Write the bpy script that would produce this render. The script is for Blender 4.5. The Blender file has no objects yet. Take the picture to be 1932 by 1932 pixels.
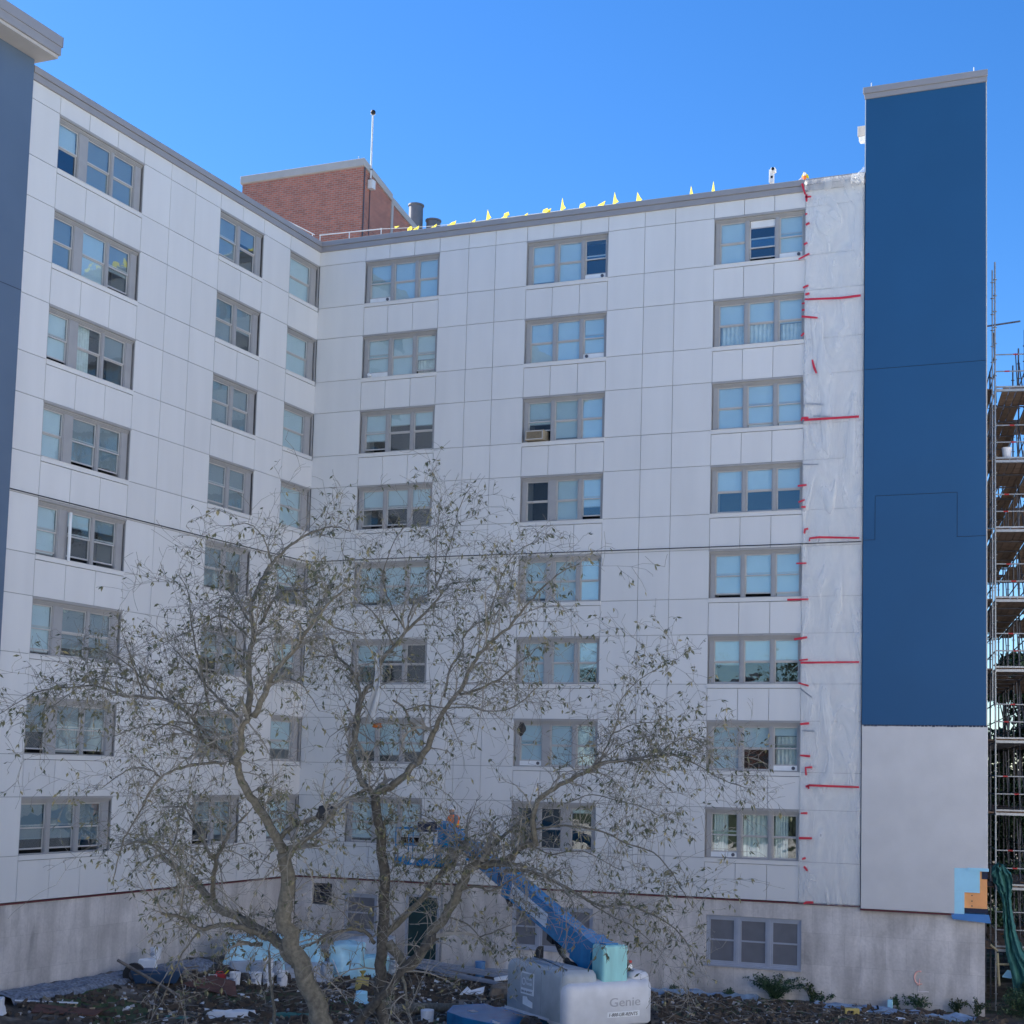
import bpy, bmesh, math, random
from mathutils import Vector, Matrix, noise
S = bpy.context.scene
COL = S.collection
R = math.radians

# ------------------------------------------------------------------ camera
cam_d = bpy.data.cameras.new('camera')
cam = bpy.data.objects.new('camera', cam_d); COL.objects.link(cam); S.camera = cam
cam_d.sensor_width = 36.0
cam_d.lens = 36.0 * 2840.13 / 1932.0
cam_d.shift_x = (966.0 - 1130.80) / 1932.0
cam_d.shift_y = (1203.81 - 966.0) / 1932.0
cam_d.clip_start = 0.1; cam_d.clip_end = 3000
def cam_axes(w, p, r):
    cw, sw = math.cos(w), math.sin(w)
    fwd = Vector((-sw*math.cos(p), cw*math.cos(p), math.sin(p)))
    right = Vector((cw, sw, 0)); up = right.cross(fwd)
    return right*math.cos(r) + up*math.sin(r), -right*math.sin(r) + up*math.cos(r), fwd
ax, ay, az = cam_axes(0.3837, 0.0897, 0.0224)
m = Matrix((ax, ay, -az)).transposed().to_4x4()
m.translation = Vector((29.3563, -45.069, 5.5758))
cam.matrix_world = m

# ------------------------------------------------------------------ sky and sun
SUN_EL, SUN_AZ = R(38), R(-84)          # azimuth from +Y towards +X
W = bpy.data.worlds.new('World'); S.world = W; W.use_nodes = True
nt = W.node_tree; nt.nodes.clear()
sky = nt.nodes.new('ShaderNodeTexSky'); sky.sky_type = 'NISHITA'
sky.sun_disc = False; sky.sun_elevation = SUN_EL; sky.sun_rotation = SUN_AZ
sky.air_density = 1.0; sky.dust_density = 0.2; sky.ozone_density = 6.0; sky.altitude = 0
bg = nt.nodes.new('ShaderNodeBackground'); bg.inputs['Strength'].default_value = 0.09
wo = nt.nodes.new('ShaderNodeOutputWorld')
hs = nt.nodes.new('ShaderNodeHueSaturation'); hs.inputs['Saturation'].default_value = 1.22; hs.inputs['Hue'].default_value = .506
nt.links.new(sky.outputs[0], hs.inputs['Color']); nt.links.new(hs.outputs[0], bg.inputs[0]); nt.links.new(bg.outputs[0], wo.inputs[0])
sd = Vector((math.sin(SUN_AZ)*math.cos(SUN_EL), math.cos(SUN_AZ)*math.cos(SUN_EL), math.sin(SUN_EL)))
sl = bpy.data.lights.new('sun', 'SUN'); sl.energy = 5.0; sl.angle = R(0.5); sl.color = (1.0, 0.95, 0.87)
so = bpy.data.objects.new('sun', sl); COL.objects.link(so)
so.rotation_euler = sd.to_track_quat('Z', 'Y').to_euler()
S.view_settings.view_transform = 'Standard'; S.view_settings.look = 'None'
S.view_settings.gamma = 1.0; S.view_settings.exposure = 1.28
S.render.engine = 'CYCLES'

# ------------------------------------------------------------------ materials
MATS = {}
def mat(name, col, rough=0.7, metal=0.0, var=0.08, scale=3.0, bump=0.0, bscale=30.0, rnd=0.0, spec=0.5, detail=4.0, streak=False):
    if name in MATS: return MATS[name]
    M = bpy.data.materials.new(name); M.use_nodes = True; n = M.node_tree; b = n.nodes['Principled BSDF']
    b.inputs['Roughness'].default_value = rough; b.inputs['Metallic'].default_value = metal
    b.inputs['Specular IOR Level'].default_value = spec
    geo = n.nodes.new('ShaderNodeNewGeometry')
    nz = n.nodes.new('ShaderNodeTexNoise'); nz.inputs['Scale'].default_value = scale; nz.inputs['Detail'].default_value = detail
    if streak:
        mp = n.nodes.new('ShaderNodeMapping'); mp.inputs['Scale'].default_value = (1, 1, 0.16)
        n.links.new(geo.outputs['Position'], mp.inputs[0]); n.links.new(mp.outputs[0], nz.inputs['Vector'])
    else:
        n.links.new(geo.outputs['Position'], nz.inputs['Vector'])
    rmp = n.nodes.new('ShaderNodeMapRange'); rmp.inputs[1].default_value = 0.3; rmp.inputs[2].default_value = 0.7
    rmp.inputs[3].default_value = 1 - var; rmp.inputs[4].default_value = 1 + var
    n.links.new(nz.outputs[0], rmp.inputs[0])
    mul = n.nodes.new('ShaderNodeVectorMath'); mul.operation = 'SCALE'; mul.inputs[0].default_value = col
    out = rmp.outputs[0]
    if rnd > 0:
        oi = n.nodes.new('ShaderNodeObjectInfo'); r2 = n.nodes.new('ShaderNodeMapRange')
        r2.inputs[3].default_value = 1 - rnd; r2.inputs[4].default_value = 1 + rnd
        n.links.new(oi.outputs['Random'], r2.inputs[0])
        mm = n.nodes.new('ShaderNodeMath'); mm.operation = 'MULTIPLY'
        n.links.new(out, mm.inputs[0]); n.links.new(r2.outputs[0], mm.inputs[1]); out = mm.outputs[0]
    n.links.new(out, mul.inputs['Scale']); n.links.new(mul.outputs[0], b.inputs['Base Color'])
    if bump > 0:
        n2 = n.nodes.new('ShaderNodeTexNoise'); n2.inputs['Scale'].default_value = bscale; n2.inputs['Detail'].default_value = 5
        n.links.new(geo.outputs['Position'], n2.inputs['Vector'])
        bp = n.nodes.new('ShaderNodeBump'); bp.inputs['Strength'].default_value = bump; bp.inputs['Distance'].default_value = 0.02
        n.links.new(n2.outputs[0], bp.inputs['Height']); n.links.new(bp.outputs[0], b.inputs['Normal'])
    MATS[name] = M
    return M
PANEL = mat('panel_white', (.70, .685, .665), .6, var=.032, scale=1.5, rnd=.028, streak=True, bump=.05, bscale=60)
COPING = mat('coping_metal', (.30, .29, .30), .45, var=.04, scale=1.2)
TRIM = mat('window_trim', (.36, .35, .345), .5, var=.05)
TRIML = mat('sash_trim', (.50, .48, .465), .5, var=.05)
WALLB = mat('backing_wall', (.33, .33, .33), .9)
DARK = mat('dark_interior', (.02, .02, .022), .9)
BLIND = mat('roller_blind', (.52, .60, .62), .8, var=.03, rnd=.05)
BLINDG = mat('roller_blind_grey', (.25, .285, .30), .8, var=.04, rnd=.10)
CURT = mat('curtain', (.62, .64, .60), .9, var=.12, scale=6)
WHITE = mat('white_paint', (.78, .78, .77), .5)
BLUEP = mat('blue_panel', (.012, .083, .20), .45, var=.05, scale=.35, bump=.05, bscale=40)
STUCCO = mat('lilac_render', (.63, .61, .595), .9, var=.045, scale=1.3, bump=.2, bscale=25, detail=6)
REDTRIM = mat('red_starter_track', (.13, .03, .035), .6)
NAVY = mat('navy_membrane', (.012, .02, .05), .5)
ORANGE = mat('orange_sheathing', (.95, .42, .16), .8, var=.08)
FOAM = mat('blue_foam_board', (.40, .74, .90), .8, var=.04)
FOAMD = mat('blue_flashing', (.08, .22, .46), .5)
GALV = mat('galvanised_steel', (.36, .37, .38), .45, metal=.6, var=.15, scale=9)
GALVD = mat('galvanised_steel_shaded', (.10, .10, .12), .5, metal=.3, var=.15, scale=9)  # shade of the rear scaffold tubes put into the steel colour; fittings share it
PLANK = mat('scaffold_plank', (.16, .10, .065), .85, var=.25, scale=4, rnd=.25)
REDM = mat('red_plastic', (.45, .03, .03), .5)
REDT = mat('red_tape', (.62, .02, .045), .45, var=.1)
GREYT = mat('grey_tape', (.25, .27, .31), .5)
YEL = None
BARK = mat('bark', (.13, .122, .10), .95, var=.35, scale=14, bump=.9, bscale=45)
BARKD = mat('dark_bark', (.075, .070, .062), .95, var=.4, scale=16, bump=1, bscale=38)
BARKT = mat('twig_bark', (.21, .20, .18), .95, var=.2, scale=10)
BLACK = mat('black_rubber', (.015, .015, .017), .6)
LIFTB = mat('lift_blue', (.010, .185, .40), .22, var=.18, scale=3, detail=8)
LIFTG = mat('lift_grey', (.58, .585, .61), .45, var=.09, scale=2.5, detail=8, bump=.04)
LIFTD = mat('lift_grey_dark', (.36, .39, .41), .5, var=.12, scale=3, detail=8)  # hood grey with its side's shade put into the colour; also decal and hatch
MINT = mat('lift_mint_cover', (.27, .57, .56), .45, var=.22, scale=4, detail=8, streak=True)
TARP = mat('blue_tarp', (.42, .72, .84), .4, var=.16, scale=3, bump=1, bscale=5)
TARPG = mat('grey_tarp', (.40, .44, .50), .6, var=.15, scale=3, bump=.5, bscale=9)
BUCK = mat('white_bucket', (.76, .76, .78), .5, var=.12, scale=9)
DOOR = mat('green_door', (.010, .040, .042), .5, var=.15)
SCREEN = mat('dark_screen', (.16, .165, .185), .8, var=.08)
PALEF = mat('pale_frame', (.36, .39, .46), .6, var=.06)
GREENN = mat('green_mesh', (.035, .15, .13), .7, var=.2, scale=5, bump=.5, bscale=18)
ORV = mat('orange_vest', (.95, .22, .04), .7)
SKIN = mat('skin', (.45, .28, .20), .6)
JEAN = mat('dark_trousers', (.04, .05, .08), .9)
YBAG = mat('yellow_bag', (.50, .40, .13), .6, var=.15, scale=8)
RUST = mat('rust_board', (.13, .06, .045), .9, var=.25, scale=5)
TIMB = mat('weathered_timber', (.20, .17, .14), .9, var=.25, scale=8)
LETTER = mat('black_lettering', (.02, .02, .025), .6)
CHALK = mat('pink_chalk_paint', (.85, .48, .42), .9)
CHALKW = mat('white_chalk_paint', (.8, .75, .76), .9)
ROOFM = mat('roof_membrane', (.22, .22, .22), .9)
PAPER = mat('white_paper', (.72, .74, .76), .8, var=.06)
PALEG = mat('pale_coping', (.50, .47, .44), .6, var=.05)
PIPE = mat('vent_pipe_metal', (.17, .17, .18), .5, metal=.4)
CABLE = mat('cable_black', (.02, .02, .022), .6)
TAN = mat('air_conditioner_tan', (.34, .28, .19), .7, var=.15, scale=20)

def leafmat(name, c1, c2, c3, tr=.25):
    M = bpy.data.materials.new(name); M.use_nodes = True; n = M.node_tree; b = n.nodes['Principled BSDF']
    geo = n.nodes.new('ShaderNodeNewGeometry')
    cr = n.nodes.new('ShaderNodeValToRGB'); e = cr.color_ramp.elements
    e[0].color = (*c1, 1); e[1].color = (*c3, 1); e[1].position = 1; k = e.new(.5); k.color = (*c2, 1)
    n.links.new(geo.outputs['Random Per Island'], cr.inputs[0]); n.links.new(cr.outputs[0], b.inputs['Base Color'])
    b.inputs['Roughness'].default_value = .5
    t = n.nodes.new('ShaderNodeBsdfTranslucent'); n.links.new(cr.outputs[0], t.inputs[0])
    mx = n.nodes.new('ShaderNodeMixShader'); mx.inputs[0].default_value = tr
    n.links.new(b.outputs[0], mx.inputs[1]); n.links.new(t.outputs[0], mx.inputs[2])
    n.links.new(mx.outputs[0], n.nodes['Material Output'].inputs[0])
    return M
LEAF = leafmat('autumn_leaves', (.05, .065, .035), (.105, .115, .065), (.25, .22, .11), .15)
YEL = leafmat('yellow_pennant', (.92, .80, .03), (.95, .85, .04), (.9, .78, .02), .5)
LEAFG = leafmat('green_leaves', (.02, .055, .028), (.035, .085, .04), (.08, .13, .06), .1)
LEAFR = leafmat('mixed_leaves', (.02, .05, .02), (.05, .09, .035), (.12, .10, .04), .4)

def glassmat(name='window_glass', refl=.09):
    M = bpy.data.materials.new(name); M.use_nodes = True; n = M.node_tree
    n.nodes.remove(n.nodes['Principled BSDF'])
    t = n.nodes.new('ShaderNodeBsdfTransparent'); t.inputs[0].default_value = (.94, .985, .99, 1)
    g = n.nodes.new('ShaderNodeBsdfGlossy'); g.inputs['Roughness'].default_value = .015; g.inputs[0].default_value = (.92, .97, 1, 1)
    geo = n.nodes.new('ShaderNodeNewGeometry'); nz = n.nodes.new('ShaderNodeTexNoise'); nz.inputs['Scale'].default_value = 1.6
    n.links.new(geo.outputs['Position'], nz.inputs['Vector'])
    bp = n.nodes.new('ShaderNodeBump'); bp.inputs['Strength'].default_value = .25; bp.inputs['Distance'].default_value = .02
    n.links.new(nz.outputs[0], bp.inputs['Height']); n.links.new(bp.outputs[0], g.inputs['Normal'])
    fr = n.nodes.new('ShaderNodeFresnel'); fr.inputs[0].default_value = 1.5
    ad = n.nodes.new('ShaderNodeMath'); ad.operation = 'ADD'; ad.inputs[1].default_value = refl; ad.use_clamp = True
    io = n.nodes.new('ShaderNodeMapRange'); io.inputs[3].default_value = 1.5; io.inputs[4].default_value = 1/1.5
    n.links.new(geo.outputs['Backfacing'], io.inputs[0]); n.links.new(io.outputs[0], fr.inputs[0])
    fb = n.nodes.new('ShaderNodeMapRange'); fb.inputs[3].default_value = refl; fb.inputs[4].default_value = 0.0
    n.links.new(geo.outputs['Backfacing'], fb.inputs[0]); n.links.new(fb.outputs[0], ad.inputs[1])
    n.links.new(fr.outputs[0], ad.inputs[0])
    mx = n.nodes.new('ShaderNodeMixShader'); n.links.new(ad.outputs[0], mx.inputs[0])
    n.links.new(t.outputs[0], mx.inputs[1]); n.links.new(g.outputs[0], mx.inputs[2])
    n.links.new(mx.outputs[0], n.nodes['Material Output'].inputs[0])
    return M
GLASS = glassmat()

def plasticmat():
    M = bpy.data.materials.new('clear_plastic_film'); M.use_nodes = True; n = M.node_tree; b = n.nodes['Principled BSDF']
    b.inputs['Base Color'].default_value = (.90, .90, .89, 1); b.inputs['Roughness'].default_value = .25
    geo = n.nodes.new('ShaderNodeNewGeometry')
    mp = n.nodes.new('ShaderNodeMapping'); mp.inputs['Rotation'].default_value = (0, R(38), 0); mp.inputs['Scale'].default_value = (1.2, 1, .35)
    n.links.new(geo.outputs['Position'], mp.inputs[0])
    nz = n.nodes.new('ShaderNodeTexNoise'); nz.inputs['Scale'].default_value = 1.3; nz.inputs['Detail'].default_value = 3; nz.inputs['Distortion'].default_value = 1.0
    n.links.new(mp.outputs[0], nz.inputs['Vector'])
    bp = n.nodes.new('ShaderNodeBump'); bp.inputs['Strength'].default_value = 1; bp.inputs['Distance'].default_value = .17
    sb_ = n.nodes.new('ShaderNodeMath'); sb_.operation = 'SUBTRACT'; sb_.inputs[1].default_value = .5; n.links.new(nz.outputs[0], sb_.inputs[0])
    ab_ = n.nodes.new('ShaderNodeMath'); ab_.operation = 'ABSOLUTE'; n.links.new(sb_.outputs[0], ab_.inputs[0])
    n.links.new(ab_.outputs[0], bp.inputs['Height']); n.links.new(bp.outputs[0], b.inputs['Normal'])
    t = n.nodes.new('ShaderNodeBsdfTransparent')
    mr = n.nodes.new('ShaderNodeMapRange'); mr.inputs[1].default_value = .35; mr.inputs[2].default_value = .72
    mr.inputs[3].default_value = .08; mr.inputs[4].default_value = .38
    n.links.new(nz.outputs[0], mr.inputs[0])
    mx = n.nodes.new('ShaderNodeMixShader'); n.links.new(mr.outputs[0], mx.inputs[0])
    n.links.new(t.outputs[0], mx.inputs[1]); n.links.new(b.outputs[0], mx.inputs[2])
    n.links.new(mx.outputs[0], n.nodes['Material Output'].inputs[0])
    return M
PLASTIC = plasticmat()

def brickmat():
    M = bpy.data.materials.new('red_brick'); M.use_nodes = True; n = M.node_tree; b = n.nodes['Principled BSDF']
    b.inputs['Roughness'].default_value = .9
    geo = n.nodes.new('ShaderNodeNewGeometry'); sp = n.nodes.new('ShaderNodeSeparateXYZ'); n.links.new(geo.outputs['Position'], sp.inputs[0])
    ad = n.nodes.new('ShaderNodeMath'); n.links.new(sp.outputs[0], ad.inputs[0]); n.links.new(sp.outputs[1], ad.inputs[1])
    cb = n.nodes.new('ShaderNodeCombineXYZ'); n.links.new(ad.outputs[0], cb.inputs[0]); n.links.new(sp.outputs[2], cb.inputs[1])
    bk = n.nodes.new('ShaderNodeTexBrick'); n.links.new(cb.outputs[0], bk.inputs['Vector'])
    bk.inputs['Scale'].default_value = 1; bk.inputs['Brick Width'].default_value = .24; bk.inputs['Row Height'].default_value = .085
    bk.inputs['Mortar Size'].default_value = .010; bk.inputs['Bias'].default_value = 0
    bk.inputs['Color1'].default_value = (.56, .20, .13, 1); bk.inputs['Color2'].default_value = (.40, .15, .105, 1)
    bk.inputs['Mortar'].default_value = (.42, .31, .27, 1)
    nz = n.nodes.new('ShaderNodeTexNoise'); nz.inputs['Scale'].default_value = 2.5; n.links.new(geo.outputs['Position'], nz.inputs['Vector'])
    mr = n.nodes.new('ShaderNodeMapRange'); mr.inputs[3].default_value = .75; mr.inputs[4].default_value = 1.25; n.links.new(nz.outputs[0], mr.inputs[0])
    sc = n.nodes.new('ShaderNodeVectorMath'); sc.operation = 'SCALE'; n.links.new(bk.outputs[0], sc.inputs[0]); n.links.new(mr.outputs[0], sc.inputs['Scale'])
    n.links.new(sc.outputs[0], b.inputs['Base Color'])
    bp = n.nodes.new('ShaderNodeBump'); bp.inputs['Strength'].default_value = .6; bp.inputs['Distance'].default_value = .01
    n.links.new(bk.outputs['Fac'], bp.inputs['Height']); bp.invert = True; n.links.new(bp.outputs[0], b.inputs['Normal'])
    return M
BRICK = brickmat()

def concretemat():
    M = bpy.data.materials.new('stained_concrete'); M.use_nodes = True; n = M.node_tree; b = n.nodes['Principled BSDF']
    b.inputs['Roughness'].default_value = .9
    geo = n.nodes.new('ShaderNodeNewGeometry')
    def noi(sc, det, mapping=None, dist=0):
        z = n.nodes.new('ShaderNodeTexNoise'); z.inputs['Scale'].default_value = sc; z.inputs['Detail'].default_value = det; z.inputs['Distortion'].default_value = dist
        if mapping:
            mp = n.nodes.new('ShaderNodeMapping'); mp.inputs['Scale'].default_value = mapping
            n.links.new(geo.outputs['Position'], mp.inputs[0]); n.links.new(mp.outputs[0], z.inputs['Vector'])
        else: n.links.new(geo.outputs['Position'], z.inputs['Vector'])
        return z.outputs[0]
    def mr(x, a, c, lo, hi):
        r = n.nodes.new('ShaderNodeMapRange'); r.inputs[1].default_value = a; r.inputs[2].default_value = c
        r.inputs[3].default_value = lo; r.inputs[4].default_value = hi; n.links.new(x, r.inputs[0]); return r.outputs[0]
    def mul(a, c):
        q = n.nodes.new('ShaderNodeMath'); q.operation = 'MULTIPLY'; n.links.new(a, q.inputs[0]); n.links.new(c, q.inputs[1]); return q.outputs[0]
    f = mul(mr(noi(.6, 6), .3, .7, .78, 1.2), mr(noi(2.4, 8, (1, 1, .22), .4), .35, .65, .86, 1.1))
    f = mul(f, mr(noi(14, 4), .3, .7, .93, 1.06))
    f = mul(f, mr(noi(1.1, 5, (1, 1, .35), .8), .58, .72, 1.0, .74))
    # form joints
    sp = n.nodes.new('ShaderNodeSeparateXYZ'); n.links.new(geo.outputs['Position'], sp.inputs[0])
    ad = n.nodes.new('ShaderNodeMath'); n.links.new(sp.outputs[0], ad.inputs[0]); n.links.new(sp.outputs[1], ad.inputs[1])
    cb = n.nodes.new('ShaderNodeCombineXYZ'); n.links.new(ad.outputs[0], cb.inputs[0]); n.links.new(sp.outputs[2], cb.inputs[1])
    bk = n.nodes.new('ShaderNodeTexBrick'); n.links.new(cb.outputs[0], bk.inputs['Vector']); bk.offset = .37
    bk.inputs['Scale'].default_value = 1; bk.inputs['Brick Width'].default_value = .61; bk.inputs['Row Height'].default_value = .93
    bk.inputs['Mortar Size'].default_value = .006; bk.inputs['Mortar Smooth'].default_value = .6
    bk.inputs['Color1'].default_value = (1, 1, 1, 1); bk.inputs['Color2'].default_value = (.90, .90, .90, 1); bk.inputs['Mortar'].default_value = (.74, .74, .74, 1)
    s1 = n.nodes.new('ShaderNodeVectorMath'); s1.operation = 'MULTIPLY'; s1.inputs[0].default_value = (.64, .595, .565); n.links.new(bk.outputs[0], s1.inputs[1])
    s2 = n.nodes.new('ShaderNodeVectorMath'); s2.operation = 'SCALE'; n.links.new(s1.outputs[0], s2.inputs[0]); n.links.new(f, s2.inputs['Scale'])
    n.links.new(s2.outputs[0], b.inputs['Base Color'])
    bp = n.nodes.new('ShaderNodeBump'); bp.inputs['Strength'].default_value = .5; bp.inputs['Distance'].default_value = .03; n.links.new(f, bp.inputs['Height'])
    n.links.new(bp.outputs[0], b.inputs['Normal'])
    return M
CONC = concretemat()

def soilmat():
    M = bpy.data.materials.new('churned_soil'); M.use_nodes = True; n = M.node_tree; b = n.nodes['Principled BSDF']
    b.inputs['Roughness'].default_value = .95; b.inputs['Specular IOR Level'].default_value = .2
    geo = n.nodes.new('ShaderNodeNewGeometry')
    z = n.nodes.new('ShaderNodeTexNoise'); z.inputs['Scale'].default_value = 1.1; z.inputs['Detail'].default_value = 9; n.links.new(geo.outputs['Position'], z.inputs['Vector'])
    cr = n.nodes.new('ShaderNodeValToRGB'); e = cr.color_ramp.elements
    e[0].position = .34; e[0].color = (.07, .055, .043, 1); e[1].position = .68; e[1].color = (.30, .25, .20, 1)
    k = e.new(.52); k.color = (.13, .105, .082, 1)
    n.links.new(z.outputs[0], cr.inputs[0])
    z3_ = n.nodes.new('ShaderNodeTexNoise'); z3_.inputs['Scale'].default_value = .33; z3_.inputs['Detail'].default_value = 6; n.links.new(geo.outputs['Position'], z3_.inputs['Vector'])
    m1 = n.nodes.new('ShaderNodeMapRange'); m1.inputs[1].default_value = .53; m1.inputs[2].default_value = .62; n.links.new(z3_.outputs[0], m1.inputs[0])
    mx = n.nodes.new('ShaderNodeMix'); mx.data_type = 'RGBA'; mx.inputs[7].default_value = (.08, .11, .05, 1)
    n.links.new(m1.outputs[0], mx.inputs[0]); n.links.new(cr.outputs[0], mx.inputs[6])
    n.links.new(mx.outputs[2], b.inputs['Base Color'])
    z2_ = n.nodes.new('ShaderNodeTexNoise'); z2_.inputs['Scale'].default_value = 9; z2_.inputs['Detail'].default_value = 8; n.links.new(geo.outputs['Position'], z2_.inputs['Vector'])
    bp = n.nodes.new('ShaderNodeBump'); bp.inputs['Strength'].default_value = 1; bp.inputs['Distance'].default_value = .06; n.links.new(z2_.outputs[0], bp.inputs['Height'])
    n.links.new(bp.outputs[0], b.inputs['Normal'])
    return M
SOIL = soilmat()

# ------------------------------------------------------------------ helpers
class MB:
    def __init__(s): s.v = []; s.f = []
    def box(s, x0, x1, y0, y1, z0, z1):
        i = len(s.v)
        s.v += [(x0,y0,z0),(x1,y0,z0),(x1,y1,z0),(x0,y1,z0),(x0,y0,z1),(x1,y0,z1),(x1,y1,z1),(x0,y1,z1)]
        s.f += [(i,i+3,i+2,i+1),(i+4,i+5,i+6,i+7),(i,i+1,i+5,i+4),(i+1,i+2,i+6,i+5),(i+2,i+3,i+7,i+6),(i+3,i,i+4,i+7)]
        return s
    def prism(s, pts, d):
        """extrude polygon pts (3-D) by vector d"""
        i = len(s.v); n = len(pts); d = Vector(d)
        s.v += [tuple(p) for p in pts] + [tuple(Vector(p)+d) for p in pts]
        s.f += [tuple(range(i, i+n))[::-1], tuple(range(i+n, i+2*n))]
        for k in range(n):
            a, c = i+k, i+(k+1) % n
            s.f.append((a, c, c+n, a+n))
        return s
    def tube(s, pts, rad, n=6, cap=True):
        pts = [Vector(p) for p in pts]
        if not isinstance(rad, (list, tuple)): rad = [rad]*len(pts)
        i0 = len(s.v); ref = None
        for k, p in enumerate(pts):
            t = (pts[min(k+1, len(pts)-1)] - pts[max(k-1, 0)])
            if t.length < 1e-9: t = Vector((0, 0, 1))
            t.normalize()
            if ref is None: ref = Vector((0, 0, 1)) if abs(t.z) < .9 else Vector((1, 0, 0))
            a = ref - t*ref.dot(t)
            if a.length < 1e-4: a = Vector((1, 0.3, 0)) - t*t.x
            a.normalize(); ref = a; c = t.cross(a)
            for j in range(n):
                g = 2*math.pi*j/n
                s.v.append(tuple(p + (a*math.cos(g) + c*math.sin(g))*rad[k]))
        for k in range(len(pts)-1):
            for j in range(n):
                q = i0+k*n
                s.f.append((q+j, q+(j+1) % n, q+n+(j+1) % n, q+n+j))
        if cap:
            s.f.append(tuple(range(i0, i0+n))[::-1]); s.f.append(tuple(range(i0+(len(pts)-1)*n, i0+len(pts)*n)))
        return s
    def lathe(s, cx, cy, prof, n=20):
        i0 = len(s.v)
        for r, z in prof:
            for j in range(n):
                g = 2*math.pi*j/n; s.v.append((cx+r*math.cos(g), cy+r*math.sin(g), z))
        for k in range(len(prof)-1):
            for j in range(n):
                q = i0+k*n; s.f.append((q+j, q+(j+1) % n, q+n+(j+1) % n, q+n+j))
        s.f.append(tuple(range(i0, i0+n))[::-1]); s.f.append(tuple(range(i0+(len(prof)-1)*n, i0+len(prof)*n)))
        return s
    def data(s, name, m):
        me = bpy.data.meshes.new(name); me.from_pydata(s.v, [], s.f); me.update()
        if m: me.materials.append(m)
        return me
    def build(s, name, m, parent=None, smooth=False, label=None, kind=None):
        me = s.data(name, m)
        if smooth: me.polygons.foreach_set('use_smooth', [True]*len(me.polygons))
        return link(name, me, parent, label, kind)
def link(name, me, parent=None, label=None, kind=None):
    o = bpy.data.objects.new(name, me); COL.objects.link(o)
    if parent is not None: o.parent = parent
    if label: o['label'] = label
    if kind: o['kind'] = kind
    return o
def tag(o, label, cat, group=None):
    o['label'] = label; o['category'] = cat
    if group: o['group'] = group
    return o
def thing(name, label, cat, loc=(0, 0, 0), rz=0, group=None):
    o = bpy.data.objects.new(name, None); COL.objects.link(o); o.empty_display_size = .3
    o.location = loc; o.rotation_euler = (0, 0, rz)
    return tag(o, label, cat, group)
def bevel(o, w=.02, seg=2):
    b = o.modifiers.new('bevel', 'BEVEL'); b.width = w; b.segments = seg; b.limit_method = 'ANGLE'
    return o
def smoothed(o, ang=40):
    me = o.data; me.polygons.foreach_set('use_smooth', [True]*len(me.polygons))
    return o
_box = {}
def boxobj(name, m, parent, x0, x1, y0, y1, z0, z1, label=None):
    """box as an object of its own, sharing mesh data between equal sizes"""
    key = (m.name, round(x1-x0, 3), round(y1-y0, 3), round(z1-z0, 3))
    if key not in _box:
        a, c, d = (x1-x0)/2, (y1-y0)/2, (z1-z0)/2
        _box[key] = MB().box(-a, a, -c, c, -d, d).data(name, m)
    o = link(name, _box[key], parent, label); o.location = ((x0+x1)/2, (y0+y1)/2, (z0+z1)/2)
    return o
def text(s, size, origin, xd, yd, m, parent, name='lettering', ext=.002, align='LEFT', squash=1.0, shear=0):
    cu = bpy.data.curves.new(name, 'FONT'); cu.body = s; cu.size = size; cu.extrude = ext; cu.align_x = align; cu.shear = shear
    cu.resolution_u = 3; cu.offset = size*.004
    t = bpy.data.objects.new('tmp', cu); COL.objects.link(t)
    bpy.context.view_layer.update()
    me = bpy.data.meshes.new_from_object(t.evaluated_get(bpy.context.evaluated_depsgraph_get()))
    bpy.data.objects.remove(t)
    xd = Vector(xd).normalized(); yd = Vector(yd); yd = (yd - xd*yd.dot(xd)).normalized(); zd = xd.cross(yd)
    M = Matrix((xd*squash, yd, zd)).transposed().to_4x4(); M.translation = Vector(origin)
    me.transform(M); me.materials.clear(); me.materials.append(m)
    return link(name, me, parent)
def gz(x, y):
    t = min(max((4.5-x)/5, 0), 1); t = t*t*(3-2*t)
    u = min(max((-16-y)/26, 0), 1); u = u*u*(3-2*u)
    return -1.1 + .65*t + u*5
rnd = random.Random(7)

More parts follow.
